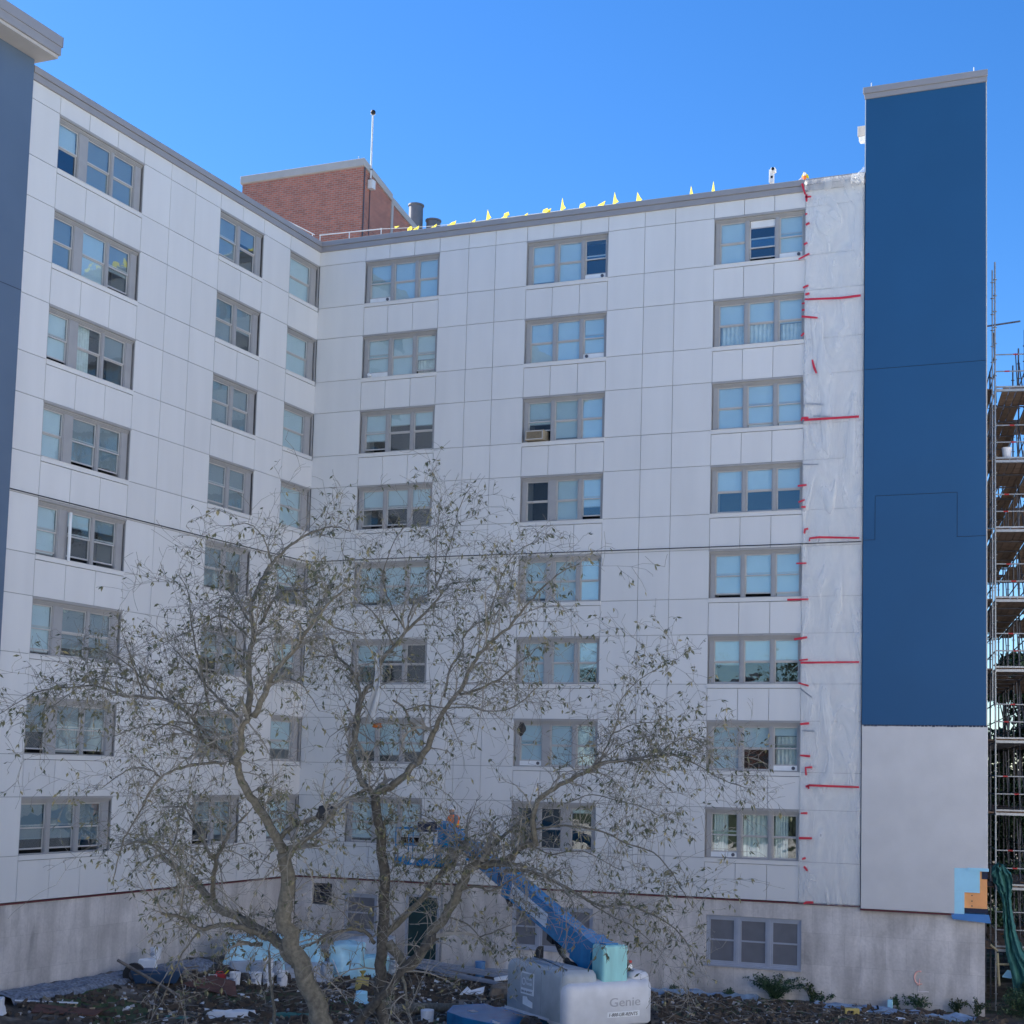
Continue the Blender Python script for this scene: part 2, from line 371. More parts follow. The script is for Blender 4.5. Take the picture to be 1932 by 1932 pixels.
# traced limb centre lines: (x, y, z, radius) in metres
LIMBS = [
('A',[(14.64,-21.31,0.83,0.187),(14.54,-21.38,1.11,0.181),(14.29,-21.56,1.92,0.163),(14.08,-21.7,2.48,0.151),(13.96,-21.79,2.9,0.142),(14.04,-21.81,3.47,0.13),(13.97,-21.89,4.03,0.118)]),
('A',[(13.97,-21.89,4.03,0.09),(13.86,-22.06,4.4,0.084),(13.67,-22.29,4.84,0.076),(13.51,-22.47,5.21,0.07),(13.43,-22.63,5.59,0.064),(13.55,-22.68,5.9,0.059),(13.56,-22.76,6.18,0.055),(13.72,-22.77,6.4,0.051)]),
('A',[(13.43,-22.63,5.59,0.045),(13.13,-22.55,5.79,0.04),(12.8,-22.49,5.95,0.035),(12.24,-22.32,6.41,0.025)]),
('A',[(14.02,-21.86,3.89,0.052),(14.42,-22.08,4.19,0.045),(14.77,-22.23,4.38,0.039),(15.12,-22.39,4.56,0.034),(15.52,-22.65,4.9,0.027)]),
('A',[(13.95,-21.98,4.29,0.052),(14.02,-21.79,4.48,0.048),(14.17,-21.53,4.59,0.044),(14.41,-21.12,4.77,0.038),(14.65,-20.7,5.06,0.03),(14.82,-20.42,5.21,0.025)]),
('A',[(14.18,-21.62,2.03,0.104),(13.8,-21.56,2.34,0.097),(13.36,-21.52,2.56,0.09),(12.87,-21.49,2.79,0.083),(12.37,-21.47,2.93,0.076),(12.06,-21.45,3.12,0.071),(11.72,-21.4,3.42,0.064),(11.26,-21.39,3.63,0.057),(10.94,-21.37,3.83,0.051)]),
('A',[(10.94,-21.37,3.83,0.026),(11.05,-21.23,4.01,0.022),(11.06,-21.09,4.39,0.016),(11.01,-21,4.75,0.011)]),
('A',[(10.94,-21.37,3.83,0.022),(10.64,-21.32,4.05,0.017),(10.36,-21.31,4.1,0.013),(9.88,-21.27,3.99,0.007)]),
('A',[(12.18,-21.47,3.01,0.054),(12.32,-21.64,3.37,0.047),(12.51,-21.83,3.83,0.038),(12.71,-21.95,4.12,0.032),(12.98,-22.05,4.42,0.025),(13.36,-22.14,4.72,0.017)]),
('A',[(12.46,-21.86,3.85,0.039),(12.15,-21.85,4.24,0.03),(11.94,-21.84,4.56,0.024),(11.72,-21.84,4.78,0.018),(11.29,-21.88,4.77,0.011)]),
('A',[(13.48,-21.54,2.46,0.06),(13.2,-21.94,2.67,0.052),(12.95,-22.26,2.73,0.045),(12.74,-22.53,2.67,0.039),(12.55,-22.83,2.88,0.033),(12.34,-23.13,2.97,0.027)]),
('A',[(12.74,-22.53,2.67,0.017),(12.54,-22.72,2.26,0.014),(12.41,-22.88,1.8,0.01),(12.33,-23,1.4,0.007)]),
('A',[(12.52,-22.88,2.88,0.014),(12.66,-22.96,3.33,0.011),(12.56,-23.18,3.89,0.007)]),
('A',[(13.39,-21.56,2.34,0.039),(13.29,-21.76,2.37,0.034),(13.17,-21.99,2.42,0.028)]),
('A',[(13.88,-21.83,2.93,0.017),(13.76,-21.79,2.78,0.013),(13.66,-21.79,2.8,0.01)]),
('A',[(13.7,-22.78,6.43,0.061),(13.7,-22.73,6.83,0.057),(13.61,-22.69,7.44,0.05),(13.66,-22.62,7.85,0.045),(13.58,-22.6,8.26,0.04),(13.59,-22.57,8.56,0.037),(13.71,-22.46,8.98,0.031),(13.81,-22.38,9.21,0.028),(13.96,-22.29,9.41,0.025),(14.2,-22.13,9.67,0.021),(14.45,-21.97,9.85,0.017),(14.73,-21.79,9.93,0.012),(14.97,-21.63,9.86,0.009)]),
('A',[(13.81,-22.73,6.44,0.058),(14.21,-22.91,6.98,0.048),(14.42,-23,7.25,0.044),(14.88,-23.1,7.63,0.035),(15.15,-23.19,7.91,0.03),(15.41,-23.26,8.15,0.025),(15.72,-23.34,8.41,0.02),(16.18,-23.4,8.65,0.013)]),
('A',[(13.81,-22.38,9.21,0.014),(13.8,-22.61,9.59,0.011),(13.72,-22.78,9.79,0.009),(13.59,-22.93,9.85,0.008),(13.35,-23.17,9.78,0.005)]),
('A',[(13.74,-22.57,8.09,0.034),(14.11,-22.74,8.47,0.026),(14.34,-22.8,8.62,0.022),(14.83,-22.84,8.64,0.016),(15.21,-22.91,8.78,0.01)]),
('A',[(13.56,-22.63,8.13,0.021),(13.1,-22.42,8.57,0.014),(12.85,-22.33,8.77,0.011)]),
('A',[(13.64,-22.71,7.24,0.021),(13.35,-22.63,7.55,0.017),(12.91,-22.53,7.97,0.012),(12.7,-22.34,8.51,0.007)]),
('A',[(13.55,-22.84,6.43,0.031),(13.24,-22.79,6.63,0.027),(12.81,-22.71,6.94,0.022),(12.63,-22.67,7.08,0.02),(12.34,-22.61,7.35,0.016),(11.9,-22.54,7.65,0.011)]),
('A',[(12.89,-22.79,6.63,0.024),(12.65,-22.76,7.34,0.019),(12.43,-22.73,7.96,0.015),(12.25,-22.68,8.68,0.009),(12.05,-22.7,8.98,0.007)]),
('A',[(15.41,-23.26,8.15,0.016),(15.46,-22.96,8.03,0.014),(15.52,-22.7,7.95,0.012),(15.69,-22.15,7.92,0.007)]),
('A',[(14.26,-22.92,7.02,0.02),(14.66,-23,7.09,0.016),(15.06,-23.08,6.93,0.012),(15.48,-23.25,6.52,0.007)]),
('A',[(12.95,-22.53,5.87,0.035),(12.64,-22.56,6.01,0.033),(12.37,-22.56,6.41,0.03),(11.89,-22.6,6.71,0.027),(11.38,-22.66,6.79,0.024),(10.96,-22.71,6.81,0.022),(10.37,-22.79,6.97,0.019),(9.77,-22.85,6.95,0.016),(9.17,-22.91,6.88,0.013),(8.79,-22.93,6.71,0.01),(8.29,-22.95,6.45,0.007)]),
('A',[(11.33,-22.67,6.81,0.018),(11.35,-22.81,7.05,0.015),(11.36,-23.1,7.52,0.01),(11.37,-23.29,7.81,0.007)]),
('A',[(11.3,-23.18,3.49,0.01),(11.5,-23.17,4.25,0.014),(11.76,-23.11,4.7,0.017),(11.94,-23.08,5.1,0.02),(12.11,-23.03,5.32,0.021),(12.44,-22.91,5.51,0.023),(12.82,-22.77,5.6,0.025),(13.19,-22.62,5.61,0.028)]),
('A',[(12.11,-23.03,5.32,0.017),(11.89,-23.05,5.46,0.015),(11.59,-23.08,5.49,0.013),(11.31,-23.09,5.39,0.011),(10.86,-23.08,5.11,0.007)]),
('A',[(11.65,-22.88,5.98,0.01),(11.84,-22.82,6.21,0.013),(12.22,-22.68,6.34,0.016),(12.79,-22.44,6.13,0.021)]),
('A',[(11.31,-23.23,4.05,0.01),(11.68,-23.09,4.17,0.013),(11.96,-22.97,4.14,0.014),(12.15,-22.89,4.07,0.016),(12.35,-22.79,3.91,0.017)]),
('A',[(12.37,-22.56,6.41,0.014),(12.42,-22.48,6.64,0.013),(11.86,-22.56,6.69,0.012),(11.5,-22.6,6.94,0.011),(10.46,-22.76,7.16,0.009),(9.49,-22.81,6.65,0.007),(9,-22.83,6.37,0.005)]),
('A',[(12.64,-22.56,6.01,0.017),(12.33,-23.14,6.27,0.013),(12.06,-23.56,6.21,0.01),(11.81,-23.98,6.03,0.007)]),
('A',[(13.57,-22.66,7.85,0.021),(12.98,-22.53,8.23,0.017),(12.56,-22.47,8.19,0.014),(12.04,-22.35,8,0.011),(11.4,-22.23,7.81,0.007)]),
('A',[(13.66,-22.62,7.85,0.017),(14.34,-22.95,8.11,0.012),(14.8,-23.11,8.06,0.01),(15.2,-23.3,7.82,0.007)]),
('A',[(11.54,-22.66,6.84,0.014),(11.2,-22.74,7.25,0.012),(10.87,-22.82,7.49,0.011),(10.44,-22.93,7.65,0.009),(10,-23.03,7.59,0.007)]),
('B',[(15.03,-19.83,0.58,0.116),(14.98,-19.89,0.91,0.114),(14.96,-19.95,1.5,0.11),(15,-20.02,2.38,0.104),(15.04,-20.08,3.12,0.1),(15.05,-20.15,3.86,0.095),(14.97,-20.25,4.59,0.09),(14.9,-20.33,5.09,0.087)]),
('B',[(14.9,-20.33,5.09,0.062),(14.57,-20.32,5.38,0.057),(14.33,-20.24,5.91,0.051),(14.33,-20.04,6.52,0.044)]),
('B',[(14.31,-20.05,6.56,0.044),(14.25,-19.9,7,0.037),(14,-19.81,7.44,0.029),(13.61,-19.78,7.73,0.022),(13.28,-19.78,7.74,0.017),(12.88,-19.77,7.7,0.011)]),
('B',[(13.56,-19.79,7.8,0.023),(13.41,-19.68,8.08,0.018),(13.18,-19.65,8.13,0.015),(12.59,-19.55,8.01,0.008)]),
('B',[(14.86,-20.07,2.32,0.04),(14.77,-20.28,2.54,0.035),(14.52,-20.59,2.58,0.029),(14.28,-20.9,2.48,0.023),(14.12,-21.13,2.32,0.018)]),
('B',[(15.01,-20.08,3.03,0.014),(14.86,-20.35,3.01,0.012),(14.74,-20.6,3.08,0.01),(14.54,-21.05,3.22,0.007)]),
('B',[(14.43,-20.08,0.66,0.087),(14.99,-20.1,1.28,0.082),(15.41,-20.1,1.72,0.078),(15.76,-20.11,2.15,0.075),(16.18,-20.1,2.52,0.071)]),
('B',[(15.1,-19.98,2.35,0.094),(15.48,-19.78,1.89,0.093),(15.87,-19.69,2.55,0.091),(16.12,-19.61,2.85,0.09),(16.35,-19.57,3.36,0.089),(16.52,-19.54,3.72,0.088),(16.74,-19.46,3.87,0.087)]),
('B',[(14.98,-20.03,2.4,0.065),(15.11,-19.9,2.57,0.063),(15.46,-19.58,3.02,0.056),(15.73,-19.3,3.52,0.05),(15.95,-19.09,3.79,0.046),(16.13,-18.88,4.27,0.041)]),
('B',[(16.74,-19.46,3.81,0.072),(16.98,-19.42,3.85,0.069),(17.23,-19.39,3.91,0.066),(17.58,-19.4,4.22,0.061),(17.79,-19.37,4.26,0.058),(17.81,-19.52,4.7,0.053),(17.93,-19.59,5.05,0.048),(18.34,-19.59,5.35,0.042),(18.79,-19.55,5.56,0.036),(19.09,-19.54,5.74,0.032),(19.67,-19.46,5.84,0.025),(20.4,-19.37,5.94,0.016),(20.83,-19.31,5.89,0.01)]),
('B',[(16.74,-19.46,3.81,0.058),(17.18,-19.55,3.86,0.043),(17.54,-19.63,3.88,0.03),(17.79,-19.69,3.84,0.021)]),
('B',[(16.83,-19.45,3.9,0.043),(16.85,-19.17,4.21,0.037),(17.07,-18.67,4.54,0.028),(17.12,-18.44,4.78,0.022)]),
('B',[(17.24,-19.55,3.72,0.039),(17.69,-19.47,3.76,0.036),(18.14,-19.39,3.61,0.032),(18.73,-19.27,3.31,0.027),(19.11,-19.2,3.16,0.024),(19.6,-19.12,3.2,0.02),(20.18,-19.01,2.97,0.015),(20.61,-18.94,2.62,0.011),(20.83,-18.93,2.19,0.007)]),
('B',[(17.82,-19.46,4.52,0.021),(18.43,-19.46,4.6,0.019),(19.02,-19.45,4.56,0.017),(19.64,-19.45,4.33,0.014),(20.16,-19.46,4.18,0.012),(20.57,-19.5,3.78,0.01),(20.96,-19.58,3.25,0.007)]),
('B',[(16.12,-19.61,2.85,0.018),(16.54,-19.58,2.73,0.014),(16.81,-19.58,2.51,0.011),(17,-19.57,2.37,0.009),(17.14,-19.57,2.21,0.007)]),
('B',[(16.81,-19.58,2.51,0.014),(17.09,-19.57,2.61,0.012),(17.41,-19.57,2.75,0.009)]),
('B',[(16.35,-19.57,3.33,0.029),(16.67,-19.57,3.43,0.025),(17,-19.55,3.36,0.021),(17.74,-19.59,3.77,0.011)]),
('B',[(16.74,-19.47,3.9,0.018),(16.4,-19.54,4.18,0.014),(16.03,-19.61,4.41,0.011),(15.78,-19.67,4.64,0.008),(15.48,-19.73,4.75,0.005)]),
('B',[(16.68,-19.48,3.92,0.015),(16.41,-19.76,4.31,0.011),(16.27,-19.95,4.66,0.008),(16.17,-20.11,4.95,0.005)]),
('B',[(16.74,-19.46,3.84,0.014),(16.41,-19.67,4.04,0.012),(16.08,-19.87,4.12,0.009),(15.83,-20.01,4,0.008),(15.63,-20.12,3.73,0.005)]),
('B',[(16.4,-19.54,4.18,0.011),(16.18,-19.55,4.08,0.009),(16.01,-19.52,3.87,0.007),(15.89,-19.47,3.62,0.004)]),
('B',[(15.46,-20.1,1.78,0.032),(15.65,-20.24,1.52,0.029),(16.03,-20.65,0.84,0.021)]),
('B',[(14.91,-20.32,5.1,0.072),(15.1,-20.29,5.19,0.07),(15.28,-20.27,5.29,0.068),(15.57,-20.25,5.55,0.064),(15.88,-20.24,5.88,0.059),(16.08,-20.29,6.27,0.054)]),
('B',[(16.08,-20.29,6.27,0.05),(16.34,-20.38,6.67,0.046),(16.69,-20.45,7.04,0.041),(16.95,-20.55,7.45,0.036),(17.2,-20.61,7.74,0.032),(17.48,-20.65,7.98,0.029),(17.73,-20.67,8.15,0.026),(18.07,-20.74,8.5,0.021),(18.43,-20.8,8.83,0.017),(18.81,-20.84,9.1,0.012),(19.17,-20.84,9.24,0.009)]),
('B',[(16.37,-20.45,6.91,0.025),(16.4,-20.34,7.42,0.022),(16.56,-20.18,7.78,0.019),(16.58,-20.12,8.07,0.018),(16.77,-19.97,8.33,0.016),(16.97,-19.81,8.45,0.014),(17.21,-19.62,8.85,0.011),(17.26,-19.48,9.48,0.007)]),
('B',[(14.48,-19.79,7.21,0.049),(14.55,-19.63,7.66,0.042),(14.71,-19.46,7.94,0.038),(14.87,-19.28,8.25,0.033),(15.09,-19.06,8.59,0.027),(15.35,-18.79,9.02,0.019),(15.51,-18.63,9.28,0.015),(15.8,-18.38,9.33,0.01)]),
('B',[(14.87,-19.28,8.25,0.019),(14.93,-19.11,8.85,0.017),(15.25,-18.84,9.18,0.014),(15.36,-18.63,9.85,0.012),(15.44,-18.47,10.42,0.009),(15.52,-18.3,11.05,0.007),(15.63,-18.18,11.29,0.006)]),
('B',[(15.25,-18.84,9.18,0.015),(15.23,-18.83,9.69,0.012),(15.25,-18.81,10.51,0.008),(15.28,-18.79,11,0.005)]),
('B',[(14.48,-19.79,7.21,0.045),(14.31,-19.84,7.05,0.047),(14.18,-19.86,6.68,0.051),(14.12,-19.83,6.16,0.056)]),
('B',[(16.68,-20.42,6.96,0.028),(17.4,-20.61,7.15,0.021),(18.05,-20.85,7.5,0.014),(18.52,-21.05,7.76,0.008)]),
('B',[(15.37,-20.6,6.85,0.018),(15.56,-20.51,6.71,0.02),(15.67,-20.44,6.46,0.022),(15.83,-20.35,6.21,0.025)]),
('B',[(15.56,-20.51,6.66,0.014),(15.96,-20.48,6.76,0.014),(16.36,-20.44,6.71,0.013),(16.76,-20.4,6.72,0.013),(17.55,-20.32,6.68,0.012),(18.22,-20.34,7.12,0.01)]),
('B',[(14.87,-19.28,8.25,0.019),(14.69,-19.65,8.8,0.015),(14.68,-19.91,9.29,0.012),(15,-20.11,9.91,0.008),(15.29,-20.17,10.21,0.006)]),
('B',[(16.96,-19.83,8.42,0.014),(17.05,-19.93,8.71,0.013),(17.37,-20.1,9.32,0.01),(17.66,-20.16,9.63,0.007),(18.07,-20.17,9.81,0.005)]),
('B',[(14.71,-19.46,7.94,0.019),(14.53,-19.87,8.51,0.014),(14.26,-20.19,8.74,0.01),(13.98,-20.46,8.59,0.007)]),
('B',[(18.44,-19.57,5.4,0.025),(18.79,-19.56,5.57,0.023),(19.08,-19.55,5.69,0.021),(19.43,-19.53,5.81,0.019),(19.92,-19.48,5.84,0.016),(20.32,-19.45,5.92,0.014),(20.62,-19.42,5.9,0.012),(21.16,-19.36,5.64,0.009),(21.44,-19.34,5.49,0.007),(21.78,-19.3,5.39,0.005)]),
('B',[(19.08,-19.55,5.71,0.014),(19.2,-19.46,6.05,0.013),(19.36,-19.33,6.52,0.011),(19.37,-19.29,6.85,0.01),(19.57,-19.15,7.2,0.008),(19.83,-18.99,7.43,0.007),(20.15,-18.8,7.65,0.005),(20.29,-18.72,7.72,0.004)]),
('B',[(19.25,-19.4,6.27,0.011),(19.69,-19.37,6.48,0.008),(20.07,-19.32,6.52,0.006),(20.25,-19.29,6.43,0.005),(20.42,-19.26,6.34,0.004)]),
('B',[(18.88,-19.55,5.63,0.011),(19.44,-19.15,6.13,0.007),(19.85,-18.86,6.29,0.005),(20.07,-18.7,6.3,0.004)]),
('B',[(20.23,-19.47,5.92,0.01),(20.54,-19.48,6.19,0.009),(20.83,-19.45,6.25,0.008),(21.07,-19.42,6.13,0.006),(21.21,-19.42,5.91,0.005),(21.43,-19.4,5.72,0.004)]),
('B',[(19.96,-19.48,5.83,0.009),(20.25,-19.52,5.48,0.006),(20.53,-19.52,5.27,0.004)]),
('B',[(18.41,-19.48,5.01,0.011),(18.96,-19.47,5.19,0.009),(19.41,-19.44,5.09,0.008),(19.84,-19.41,5.01,0.006),(20.22,-19.38,4.84,0.005)]),
('B',[(17.7,-19.37,4.22,0.014),(18.11,-19.34,4.07,0.013),(18.72,-19.31,4.15,0.01),(19.49,-19.26,3.83,0.007)]),
('B',[(18.88,-19.25,3.2,0.014),(19.35,-19.25,2.97,0.011),(19.75,-19.24,2.8,0.009),(20.28,-19.26,2.41,0.005)]),
('C',[(12.09,-19.04,0.28,0.039),(12.05,-19.12,0.87,0.033),(12,-19.18,1.34,0.028),(11.98,-19.25,1.91,0.023)]),
]
RED_TAPES = [[(17.77,24.25),(17.87,23.88)],[(17.87,23.79),(18.07,23.79)],[(17.91,23.88),(17.92,23.64)],[(17.88,23.23),(17.95,23.25)],[(17.9,22.89),(18.02,22.94)],[(17.85,22.26),(17.96,22.31)],[(17.68,21.8),(18.03,21.95)],[(17.83,20.87),(18.01,20.93)],[(17.91,20.64),(18.04,20.67)],[(17.9,20.49),(19.04,20.42),(19.66,20.44)],[(17.8,20.36),(17.89,20.37)],[(17.8,20.15),(17.89,20.16)],[(17.8,19.95),(18.31,19.86)],[(18.15,18.54),(18.21,18.3),(18.29,18.1)],[(17.79,19.32),(17.88,19.42)],[(17.82,16.63),(17.85,16.71),(18.05,16.71)],[(17.91,16.65),(19.63,16.64)],[(17.73,14.58),(18.01,14.6)],[(17.76,14.07),(17.96,14.14)],[(17.85,13.92),(17.99,13.91)],[(17.96,13.08),(17.97,13.21),(18.08,13.23)],[(18.12,12.84),(18.13,12.93),(18.43,12.95),(19.67,12.88)],[(17.71,12.16),(18.03,12.16)],[(17.44,11.04),(18.11,11.04)],[(17.67,9.81),(18.08,9.87)],[(17.84,9.16),(18.11,9.19)],[(17.88,9.09),(19.69,9.1)],[(17.82,8.47),(18.14,8.38)],[(17.89,7.21),(18.17,7.24)],[(17.9,6.26),(18.21,6.24)],[(18.09,5.66),(18.07,5.89),(18.28,5.91)],[(18.08,5.31),(18.19,5.36),(19.71,5.34)],[(18.16,5.36),(18.17,5.25)],[(17.93,4.51),(18.14,4.52)],[(17.89,3.76),(18.29,3.77)],[(17.99,3.13),(18.1,3.18)],[(18.05,2.92),(18.16,2.79)],[(18.06,1.8),(18.12,1.85),(18.35,1.86)]]
GREY_TAPES = [[(17.93,17.17),(18.5,17.11)],[(18.19,16.76),(18.73,16.71)],[(17.89,15.25),(18.38,15.23)],[(17.88,8.3),(18.24,8.03)],[(17.95,7.01),(18.36,7.0)]]
# ------------------------------------------------------------------ ground
def ground():
    me_v, me_f = [], []
    xs = []; x = -600.0
    def axis(lo, hi, a, b, fine, coarse):
        o = []; v = lo
        while v < hi:
            o.append(v)
            if a <= v < b: v += fine
            else:
                d = min(abs(v-a), abs(v-b)); v += min(max(fine*1.5, d*.35), coarse)
                if o[-1] < a < v: v = a
        o.append(hi); return o
    X = axis(-900, 1200, -2, 28, .11, 120); Y = axis(-900, 900, -16.5, 2, .11, 120)
    for y in Y:
        for x in X:
            z = gz(x, y)
            if -3 < x < 29 and -17.5 < y < 3:
                z += .10*noise.fractal(Vector((x*.8, y*.8, 0)), 1, 2, 4)*min(1, max(0, (1.0-y)*.5+.15))
                z += .045*noise.noise(Vector((x*4, y*4, 5))) + .03*noise.noise(Vector((x*9, y*9, 2)))
            me_v.append((x, y, z))
    n = len(X)
    for j in range(len(Y)-1):
        for i in range(n-1):
            q = j*n+i; me_f.append((q, q+1, q+n+1, q+n))
    me = bpy.data.meshes.new('ground'); me.from_pydata(me_v, [], me_f); me.materials.append(SOIL)
    me.polygons.foreach_set('use_smooth', [True]*len(me.polygons))
    o = link('ground', me); o['kind'] = 'structure'; o['label'] = 'dark churned soil at the foot of the building'
ground()
BOUNCE = mat('pale_bounce_ground', (.62, .59, .53), .9, var=.12, scale=.3)  # for unseen pale ground sheets added to bounce light onto the walls
def sheet(name, label, x0, x1, y0, y1, nx, ny, m_, dz):
    mb = MB()
    for j in range(ny+1):
        for i in range(nx+1):
            x = x0+(x1-x0)*i/nx; y = y0+(y1-y0)*j/ny; mb.v.append((x, y, gz(x, y)+dz))
    for j in range(ny):
        for i in range(nx):
            q = j*(nx+1)+i; mb.f.append((q, q+1, q+nx+2, q+nx+1))
    o = mb.build(name, m_, smooth=True); o['kind'] = 'structure'; o['label'] = label
sheet('bounce_pavement', 'pale paved ground beside and behind the photographer, unseen and added to bounce light', -60, 140, -84, -46, 20, 40, BOUNCE, .06)  # out of view, added to throw light back at the facades
sheet('bounce_yard', 'unseen pale ground between the trees and the photographer, added to bounce light', -10, 34, -46, -20, 20, 20, BOUNCE, .05)  # added out of view to lift the light on the lower walls
sheet('lawn', 'grass patch left of the photographer', -14, 10, -45.5, -31, 14, 14, mat('lawn_grass', (.045, .062, .03), .95, var=.3, scale=2), .12)
mb = MB(); cx_ = [0, 4, 8, 12, 16, 20, 24, 28, 34]
for x in cx_:
    yt = -18.5+.52*x
    for q in range(9): y = -20.01+(yt+20.01)*q/8 if yt > -20 else -20.01-.02*q; mb.v.append((x, y, gz(x, y)+.16))
for i in range(len(cx_)-1):
    for q in range(8): a = i*9+q; mb.f.append((a, a+9, a+10, a+1))
o = mb.build('bounce_apron', BOUNCE, smooth=True); o['kind'] = 'structure'; o['label'] = 'unseen pale ground sheet in front of the dug soil, added to bounce light'  # unseen sheet added close to the building for more bounce light
sheet('bounce_street', 'pale paved ground past the far end of the building, unseen and added to bounce light', 34, 140, -46, 60, 10, 60, BOUNCE, .08)  # sunlit ground added out of frame as bounce for the walls

# ------------------------------------------------------------------ wings of the apartment building
ZH = [23.45-2.7*k for k in range(8)]; ZS = [21.94-2.7*k for k in range(8)]
ZT, ZB = 24.03, 1.83
J = .009                                  # half joint

def window(W, u0, u1, zs, zh, lites, label=None, deep=.085):
    """lites: list of (fraction0, fraction1, upper blind spec...)"""
    H = zh-zs; w = u1-u0
    m = MB()
    y0 = deep
    m.box(u0, u1, y0, y0+.10, zh-.105, zh)                    # head
    m.box(u0, u1, y0-.045, y0, zh-.045, zh); m.box(u0, u1, y0-.022, y0, zh-.078, zh-.0455)
    m.box(u0, u1, y0, y0+.10, zs, zs+.035)
    edges = [0] + [x for L in lites for x in L[:2]] + [1]
    for k in range(0, len(edges), 2):
        a, b = u0+w*edges[k], u0+w*edges[k+1]
        m.box(a, b, y0+.002, y0+.098, zs+.035, zh-.105)
        if b-a > .1: m.box(a+.03, b-.03, y0-.012, y0+.002, zs+.035, zh-.105)
    f = m.build('window', TRIM, W, label=label)
    for L in lites:
        a, b = u0+w*L[0], u0+w*L[1]; spec = L[2]; z0, z1 = zs+.035, zh-.105; zm = (z0+z1)/2
        up = .0; lo = 0.0
        if 'o' in spec: lo = .10
        if 'O' in spec: lo = .20
        if 'v' in spec: lo = .15
        if 'A' in spec: lo = .36
        if 't' in spec: up = .24
        s = MB(); r = .034
        s.box(a, b, y0+.035, y0+.065, zm-.012-up, zm+.03-up); s.box(a, b, y0+.035, y0+.065, z1-r-up, z1-up)
        s.box(a, a+r*.7, y0+.035, y0+.065, zm+.03-up, z1-r-up); s.box(b-r*.7, b, y0+.035, y0+.065, zm+.03-up, z1-r-up)
        s.build('sash', TRIML, f)
        boxobj('pane', GLASS, f, a+r*.7, b-r*.7, y0+.046, y0+.052, zm+.03-up, z1-r-up)
        s = MB()
        zt = zm-.012+lo if lo < .3 else zm+.1
        s.box(a, b, y0+.068, y0+.095, z0+lo, z0+lo+r*1.2); s.box(a, b, y0+.068, y0+.095, zt-.03, zt+.01)
        s.box(a, a+r*.7, y0+.068, y0+.095, z0+lo+r*1.2, zt-.03); s.box(b-r*.7, b, y0+.068, y0+.095, z0+lo+r*1.2, zt-.03)
        s.build('sash', TRIML, f)
        if zt-.03 > z0+lo+r*1.2+.02: boxobj('pane', GLASS, f, a+r*.7, b-r*.7, y0+.078, y0+.084, z0+lo+r*1.2, zt-.03)
        cov = L[3]; bm_ = BLINDG if 'g' in spec else BLIND
        if cov > 0:
            boxobj('blind', bm_, f, a+.012, b-.012, y0+.105, y0+.112, z1-(z1-z0)*cov, z1)
            if cov < .97: boxobj('blind_bar', BLINDG, f, a+.012, b-.012, y0+.102, y0+.120, z1-(z1-z0)*cov-.03, z1-(z1-z0)*cov)
        if 'c' in spec or 'C' in spec:
            zc = z1 if 'C' in spec else zm+.02
            c = MB(); n = 26; vs = []
            x1c = b-.02 if 'h' not in spec else a+(b-a)*.62
            for k in range(n+1):
                x = a+.02+(x1c-a-.02)*k/n; y = y0+.16+.03*math.sin(k*1.35+a*3)+.012*math.sin(k*3.1)
                vs.append((x, y))
            for x, y in vs: c.v += [(x, y, z0), (x, y, zc), (x, y+.004, z0), (x, y+.004, zc)]
            for k in range(n):
                q = 4*k; c.f += [(q, q+4, q+5, q+1), (q+3, q+7, q+6, q+2)]
            c.build('curtain', CURT, f, smooth=True)
        if 'v' in spec:
            boxobj('vent_panel', WHITE, f, a, b, y0+.02, y0+.035, z0, z0+lo)
            cx = a+.12 if 'l' in spec else b-.12
            h = MB(); h.tube([(cx, y0+.02, z0+lo*.52), (cx, y0-.005 if 'q' not in spec else y0-.12, z0+lo*.52)], .055, 14)
            h.build('vent_hose_port', WHITE if 'q' in spec else GALVD, f)
        if 't' in spec:
            boxobj('fabric_strip', WHITE, f, a+.01, b-.01, y0+.066, y0+.072, z1-up, z1-.01)
    return f

